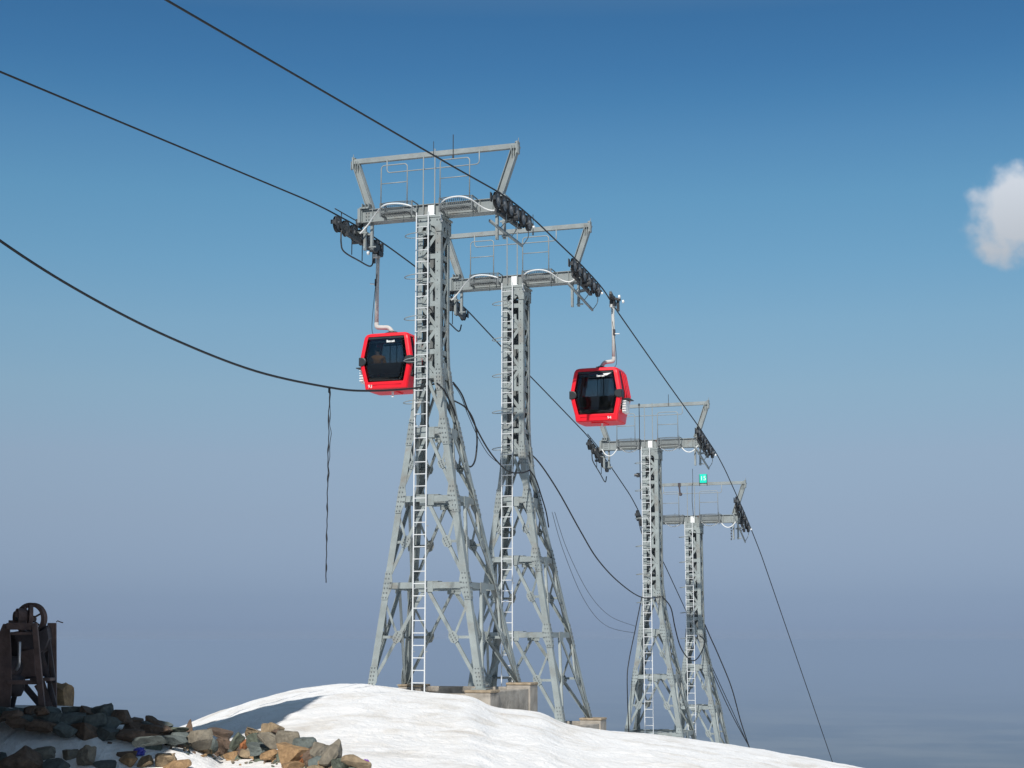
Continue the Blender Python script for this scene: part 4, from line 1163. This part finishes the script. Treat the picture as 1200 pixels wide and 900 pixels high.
# ---------------------------------------------------------------- haze
HZ=bpy.data.materials.new('haze_air'); HZ.use_nodes=True; nt=HZ.node_tree
nt.nodes.remove(nt.nodes['Principled BSDF'])
pv=nt.nodes.new('ShaderNodeVolumePrincipled'); pv.inputs['Color'].default_value=(.417,.527,.705,1); pv.inputs['Density'].default_value=6e-5; pv.inputs['Anisotropy'].default_value=0
nt.links.new(pv.outputs[0],nt.nodes['Material Output'].inputs['Volume'])
mb=MB(); zt,zbm=22.0,-1530.0; mb.box((0,0,(zt+zbm)/2),(400000,400000,zt-zbm)); hz=mb.build('haze',HZ); tag(hz,kind='stuff')
hz['label']='thin bluish haze filling the valley air'

# ---------------------------------------------------------------- sky, sun, camera
w=bpy.data.worlds.new('World'); sc.world=w; w.use_nodes=True; nt=w.node_tree; N=nt.nodes; L=nt.links
bg=N['Background']; sky=N.new('ShaderNodeTexSky'); sky.sky_type='NISHITA'; sky.sun_disc=False
sky.sun_elevation=SUN_EL; sky.sun_rotation=math.atan2(SUN.x,SUN.y); sky.altitude=3900; sky.air_density=1.0; sky.dust_density=1.5; sky.ozone_density=1.5
tc=N.new('ShaderNodeTexCoord'); sx=N.new('ShaderNodeSeparateXYZ'); L.new(tc.outputs['Generated'],sx.inputs[0])
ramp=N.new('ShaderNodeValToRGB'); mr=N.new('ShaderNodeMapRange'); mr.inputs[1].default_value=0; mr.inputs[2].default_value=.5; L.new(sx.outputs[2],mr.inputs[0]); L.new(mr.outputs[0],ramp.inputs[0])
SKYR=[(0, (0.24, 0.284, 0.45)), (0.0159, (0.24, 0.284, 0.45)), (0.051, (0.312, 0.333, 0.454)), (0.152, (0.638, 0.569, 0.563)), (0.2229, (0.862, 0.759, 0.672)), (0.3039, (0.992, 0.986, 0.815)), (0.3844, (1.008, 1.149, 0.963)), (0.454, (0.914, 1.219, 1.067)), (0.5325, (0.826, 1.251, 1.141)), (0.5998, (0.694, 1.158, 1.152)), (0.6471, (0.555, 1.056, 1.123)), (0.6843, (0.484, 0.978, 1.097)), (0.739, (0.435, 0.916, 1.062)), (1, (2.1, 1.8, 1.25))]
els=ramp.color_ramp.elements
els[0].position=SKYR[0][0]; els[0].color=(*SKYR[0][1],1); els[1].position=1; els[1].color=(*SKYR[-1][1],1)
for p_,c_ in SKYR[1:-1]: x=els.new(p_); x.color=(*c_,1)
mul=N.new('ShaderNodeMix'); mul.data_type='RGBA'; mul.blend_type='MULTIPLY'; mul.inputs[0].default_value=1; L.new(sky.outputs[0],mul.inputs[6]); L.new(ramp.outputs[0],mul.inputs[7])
# cloud: a soft puff in one direction of the sky
cd=ray(1216,247).normalized()
def vmath(op,a,b=None):
    n=N.new('ShaderNodeVectorMath'); n.operation=op
    L.new(a,n.inputs[0]); 
    if b is not None:
        if isinstance(b,(tuple,Vector)): n.inputs[1].default_value=tuple(b)
        else: L.new(b,n.inputs[1])
    return n
def fm(op,a,b,clamp=False):
    n=N.new('ShaderNodeMath'); n.operation=op; n.use_clamp=clamp
    for i,q in enumerate((a,b)):
        if isinstance(q,(int,float)): n.inputs[i].default_value=q
        else: L.new(q,n.inputs[i])
    return n.outputs[0]
dif=vmath('SUBTRACT',tc.outputs['Generated'],cd)
scl=vmath('MULTIPLY',dif.outputs[0],(1/.042,1/.042,1/.031)); ln=vmath('LENGTH',scl.outputs[0])
cn=N.new('ShaderNodeTexNoise'); cn.inputs['Scale'].default_value=40; cn.inputs['Detail'].default_value=7; cn.inputs['Roughness'].default_value=.48; L.new(tc.outputs['Generated'],cn.inputs['Vector'])
den=fm('ADD',fm('SUBTRACT',1.05,ln.outputs['Value']),fm('MULTIPLY',fm('SUBTRACT',cn.outputs['Fac'],.5),1.6))
cm=N.new('ShaderNodeMapRange'); cm.interpolation_type='SMOOTHSTEP'; cm.inputs[1].default_value=-.02; cm.inputs[2].default_value=.5; L.new(den,cm.inputs[0])
cshade=N.new('ShaderNodeMapRange'); cshade.inputs[1].default_value=cd.z-.022; cshade.inputs[2].default_value=cd.z+.025; cshade.inputs[3].default_value=.75; cshade.inputs[4].default_value=1.05; L.new(sx.outputs[2],cshade.inputs[0])
ccol=N.new('ShaderNodeMix'); ccol.data_type='RGBA'; ccol.blend_type='MULTIPLY'; ccol.inputs[0].default_value=1; ccol.inputs[6].default_value=(6.6,7.0,7.6,1); L.new(cshade.outputs[0],ccol.inputs[7])
cmix=N.new('ShaderNodeMix'); cmix.data_type='RGBA'; L.new(fm('MULTIPLY',cm.outputs[0],.93),cmix.inputs[0]); L.new(mul.outputs[2],cmix.inputs[6]); L.new(ccol.outputs[2],cmix.inputs[7])
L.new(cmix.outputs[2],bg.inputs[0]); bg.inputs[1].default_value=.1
sl=bpy.data.lights.new('sun','SUN'); sl.energy=4.8; sl.angle=R(.53); sl.color=(1,.95,.88)
so=bpy.data.objects.new('sun',sl); C.objects.link(so); so.rotation_euler=(-SUN).to_track_quat('-Z','Y').to_euler(); so.location=(0,0,60)
cam=bpy.data.cameras.new('camera'); co=bpy.data.objects.new('camera',cam); C.objects.link(co); sc.camera=co
co.location=(0,0,EYE); co.rotation_euler=(R(90)+PITCH,0,0); cam.sensor_width=36; cam.lens=F/1200*36; cam.clip_start=.1; cam.clip_end=600000
sc.view_settings.view_transform='Standard'; sc.view_settings.look='None'; sc.view_settings.exposure=0; sc.view_settings.gamma=1
sc.cycles.use_denoising=True
sc.cycles.max_bounces=8; sc.cycles.transparent_max_bounces=16; sc.cycles.volume_bounces=1
